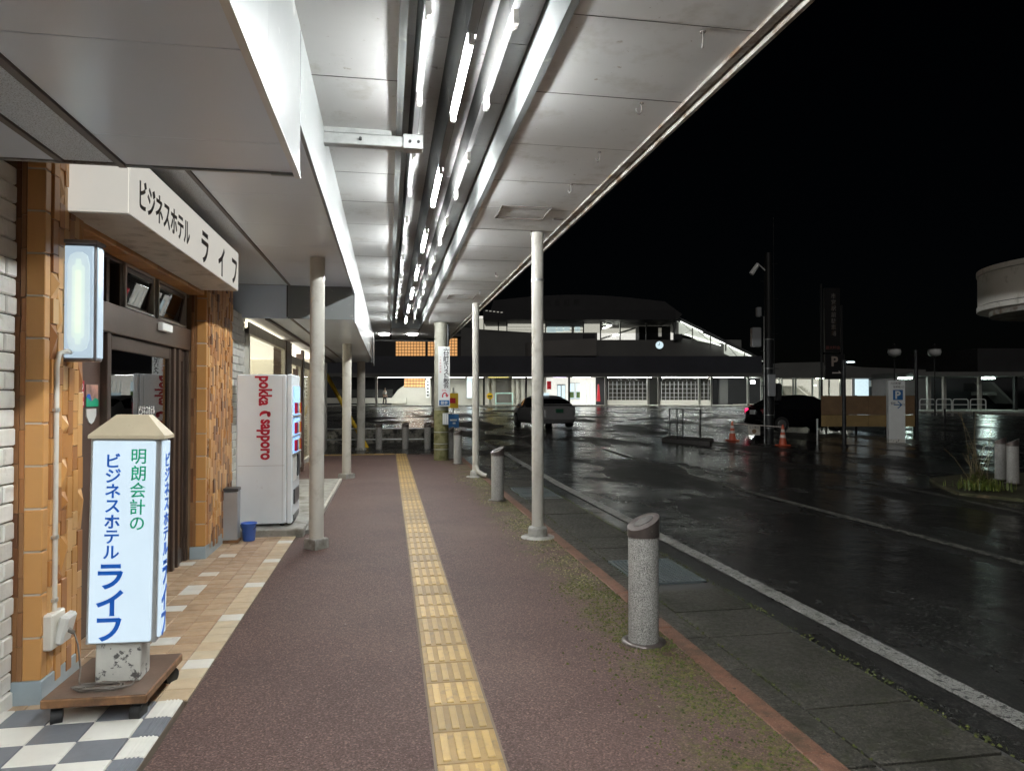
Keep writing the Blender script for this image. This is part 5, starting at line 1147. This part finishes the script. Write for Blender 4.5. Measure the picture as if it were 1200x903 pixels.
# ------------------------------------------------------------------ cars
def make_car(name, label, loc, rz, paint, Lc=4.4, Wc=1.74, Hc=1.47, lit=False, roofbox=False):
    c = thing(name, label, 'car', loc, rz)
    # profile stations along the length: x, z-bottom, z-belt, z-roof, belt half width, roof half width
    st_ = [(-.500, .42, .62, .64, .70, .62), (-.49, .28, .80, .84, .80, .66), (-.465, .22, .90, .98, .92, .70), (-.44, .20, .94, 1.04, .97, .74), (-.37, .19, .95, 1.20, .99, .74), (-.30, .18, .94, 1.33, 1.0, .74),
           (-.18, .18, .92, 1.45, 1.0, .74), (-.02, .18, .91, 1.49, 1.0, .75), (.10, .18, .90, 1.44, 1.0, .75), (.20, .18, .90, 1.27, 1.0, .76), (.30, .18, .91, 1.02, .99, .80), (.33, .18, .90, .94, .98, .82),
           (.42, .20, .80, .82, .95, .80), (.47, .24, .68, .70, .88, .70), (.495, .32, .56, .57, .78, .6)]
    k = Hc / 1.49; rows = []
    for x, zb, zm, zr, wb, wr in st_:
        w = Wc / 2; zb, zm, zr = zb * k, zm * k, zr * k
        gl = (zr - zm) > .09 * k
        rows.append([(x * Lc, 0, zb), (x * Lc, w * wb * .88, zb), (x * Lc, w * wb, zb + .14), (x * Lc, w * wb, zm * .75 + zb * .25), (x * Lc, w * wb * .97, zm), (x * Lc, w * (wb * .93 * .35 + wr * .65), zm + (zr - zm) * .80), (x * Lc, w * wr * .82, zr - .012), (x * Lc, 0, zr)])
    body, gls = MB(), MB(); nr = 8
    for sgn in (1, -1):
        for i in range(len(rows) - 1):
            for j in range(nr - 1):
                q = [rows[i][j], rows[i][j + 1], rows[i + 1][j + 1], rows[i + 1][j]]; q = [(a, b * sgn, d) for a, b, d in q]
                side_glass = j == 4 and 5 <= i <= 9; rear = j in (5, 6) and 3 <= i <= 4; front = j in (5, 6) and 8 <= i <= 9
                (gls if side_glass or rear or front else body).add(q, [(0, 1, 2, 3)], True)
        for r_, f_ in ((rows[0], 1), (rows[-1], -1)): body.add([(a, b * sgn, d) for a, b, d in r_], [tuple(range(nr))])
    def weld(mb, nm, m):
        me = mb.mesh(nm); import bmesh; b = bmesh.new(); b.from_mesh(me); bmesh.ops.remove_doubles(b, verts=b.verts, dist=.0005); bmesh.ops.recalc_face_normals(b, faces=b.faces); b.to_mesh(me); b.free(); return put(nm, me, m, c)
    weld(body, 'body', paint); weld(gls, 'window', M['carglass'])
    for sx_ in (-.30, .31):
        for sy_ in (1, -1):
            y = sy_ * (Wc / 2 - .09); wl = MB().cyl((sx_ * Lc, y - .105, .31), (sx_ * Lc, y + .105, .31), .31, n=24).build('wheel', M['rubber'], c)
            MB().cyl((sx_ * Lc, y + sy_ * .10, .31), (sx_ * Lc, y + sy_ * .112, .31), .20, .17, 14).build('rim', M['rim'], wl)
    for sy_ in (1, -1):
        B(-.482 * Lc - .03, -.455 * Lc, sy_ * .62 - .11, sy_ * .62 + .11, .72 * k, .93 * k, c=.03).build('tail_lamp', M['tailon'] if lit and sy_ > 0 else (M['signframe'] if roofbox else M['taillight']), c)
        B(.455 * Lc, .475 * Lc, sy_ * .6 - .13, sy_ * .6 + .13, .60 * k, .72 * k, c=.03).build('headlight', M['st_wall'], c)
        B(.12 * Lc, .16 * Lc, sy_ * (Wc / 2 + .06) - .09, sy_ * (Wc / 2 + .06) + .09, .93 * k, 1.07 * k, c=.03).build('mirror', paint, c)
    B(-.5 * Lc - .03, -.5 * Lc + .05, -.17, .17, .70 * k, .87 * k).build('plate', M['plate'] if roofbox else M['signwhite'], c); B(-.475 * Lc, -.45 * Lc, -.62, .62, 1.05 * k, 1.09 * k, c=.01).build('spoiler', paint, c); B(-.497 * Lc - .03, -.47 * Lc, -.78, .78, .33 * k, .52 * k, c=.06).build('bumper', paint, c)
    if roofbox:
        q = B(-.10 * Lc, -.04 * Lc, -.18, .18, 1.485 * k, 1.60 * k, c=.03).build('roof_lamp', M['st_litb'], c)
    return c
x, y, z = at(636, 32.5); make_car('taxi_car', 'dark silver hatchback with a roof lamp waiting in front of the station', (x, y, z), R(90) - TH + R(17), M['cardark'], 4.3, 1.74, 1.42, roofbox=True)
x, y, z = at(934, 29.5); make_car('black_car', 'black car parked sideways behind the cones with one red tail lamp glowing', (x, y, z), -TH + R(10), M['carblack'], 4.0, 1.7, 1.50, lit=True)

# ------------------------------------------------------------------ island across the road: round-ended canopy, verge and weeds
ic = thing('round_canopy', 'cream round ended shelter roof jutting in at the right edge', 'canopy')
def stadium(x0, y0, r, L_, ang, n=28):
    d = Vector((math.cos(ang), math.sin(ang))); nrm = Vector((-d.y, d.x)); c0 = Vector((x0, y0)); pts = []
    for i in range(n + 1):
        a = math.pi / 2 + math.pi * i / n; pts.append(c0 + d * (r * math.cos(a)) + nrm * (r * math.sin(a)))
    return pts + [c0 - nrm * r + d * L_, c0 + nrm * r + d * L_]
def stad(name, r, z0, z1, m, cx=13.8, cy=11.8, ang=R(-12)):
    mb = MB(); pts = stadium(cx, cy, r, 9, ang); n = len(pts)
    v = [(p.x, p.y, z0) for p in pts] + [(p.x, p.y, z1) for p in pts]
    mb.add(v, [(i, (i + 1) % n, n + (i + 1) % n, n + i) for i in range(n)], True); mb.add(v[:n], [tuple(range(n))[::-1]]); mb.add(v[n:], [tuple(range(n))]); return mb.build(name, m, ic)
stad('fascia', 2.0, 3.52, 4.14, M['disc']); stad('upper_band', 2.02, 4.15, 4.25, M['disc']); stad('band_joint', 1.98, 4.135, 4.155, M['joint']); stad('lower_band', 2.02, 3.40, 3.50, M['disc']); stad('band_joint', 1.98, 3.495, 3.525, M['joint']); stad('soffit', 1.80, 3.30, 3.41, M['trim'])
MB().cyl((18, 11, -.1), (18, 11, 3.32), .09, n=16).build('post', M['post'], ic)
vg = MB(); poly = [(9.9, 11.0), (10.4, 12.0), (11.0, 13.0), (12.3, 13.6), (22, 13.8), (22, 7.2), (12.2, 8.7), (10.4, 9.9)]
vg.prism(poly, -.2, -.045, 'z'); struct(vg.build('verge', M['soil']))
def weeds(n, rnd, xr, yr, hmin, hmax):
    mb = MB(); rng = random.Random(rnd)
    for _ in range(n):
        x, y = rng.gauss(xr[0], xr[1]), rng.gauss(yr[0], yr[1]); h = rng.uniform(hmin, hmax); a = rng.uniform(0, 6.3); ln_ = rng.uniform(.05, .35) * h
        w = rng.uniform(.004, .011); px, py = math.cos(a), math.sin(a); mb.m = rng.randrange(4)
        p0 = Vector((x, y, 0)); p1 = p0 + Vector((px * ln_ * .35, py * ln_ * .35, h * .6)); p2 = p0 + Vector((px * ln_, py * ln_, h)); q = Vector((-py, px, 0)) * w
        mb.add([p0 - q, p0 + q, p1 + q * .8, p1 - q * .8, p2], [(0, 1, 2, 3), (3, 2, 4)])
    return mb
o = weeds(520, 3, (10.45, .20), (11.05, .17), .04, .22).build('verge_grass', GR); o['kind'] = 'stuff'
wd = thing('tall_weed', 'tall yellow green weed with thin stems beside the pale bollards', 'plant', (10.42, 11.2, .0))
rng = random.Random(11); stm = MB(); lv = MB()
for k in range(22):
    a = rng.uniform(0, 6.3); h = rng.choice([.5, .65, .8, 1.0, 1.35, .6]); le = rng.uniform(.05, .28) * (1.4 if k % 5 == 0 else 1); b0 = Vector((rng.gauss(0, .07), rng.gauss(0, .07), 0))
    pts = [b0 + Vector((math.cos(a) * le * t * t, math.sin(a) * le * t * t, h * t)) for t in (0, .25, .5, .75, 1)]; stm.tube(pts, .0045, 5)
    for j in range(int(26 * h)):
        t = rng.uniform(.08, 1); p = b0 + Vector((math.cos(a) * le * t * t, math.sin(a) * le * t * t, h * t)); b = rng.uniform(0, 6.3); l_ = rng.uniform(.03, .10) * (1.25 - t * .7); d = Vector((math.cos(b), math.sin(b), rng.uniform(-.2, .6))) * l_; q = Vector((-math.sin(b), math.cos(b), 0)) * l_ * .16
        lv.m = rng.randrange(4); lv.add([p, p + d * .5 - q, p + d, p + d * .5 + q], [(0, 1, 2, 3)])
for k in range(420):
    a, r_ = rng.uniform(0, 6.3), abs(rng.gauss(0, .17)); p = Vector((r_ * math.cos(a), r_ * math.sin(a) - .06, rng.uniform(.02, .30) * max(.2, 1 - r_ * 2))); b = rng.uniform(0, 6.3); l_ = rng.uniform(.03, .08); d = Vector((math.cos(b), math.sin(b), rng.uniform(-.3, .7))) * l_; q = Vector((-math.sin(b), math.cos(b), 0)) * l_ * .3
    lv.m = rng.randrange(4); lv.add([p, p + d * .5 - q, p + d, p + d * .5 + q], [(0, 1, 2, 3)])
stm.tube([(0, 0, .05), (-.25, -.05, .25), (-.5, -.08, .55), (-.72, -.1, .72)], .006, 5)
stm.build('stem', M['stem'], wd); lf_ = lv.build('leaves', GR, wd)
bpy.context.view_layer.update()
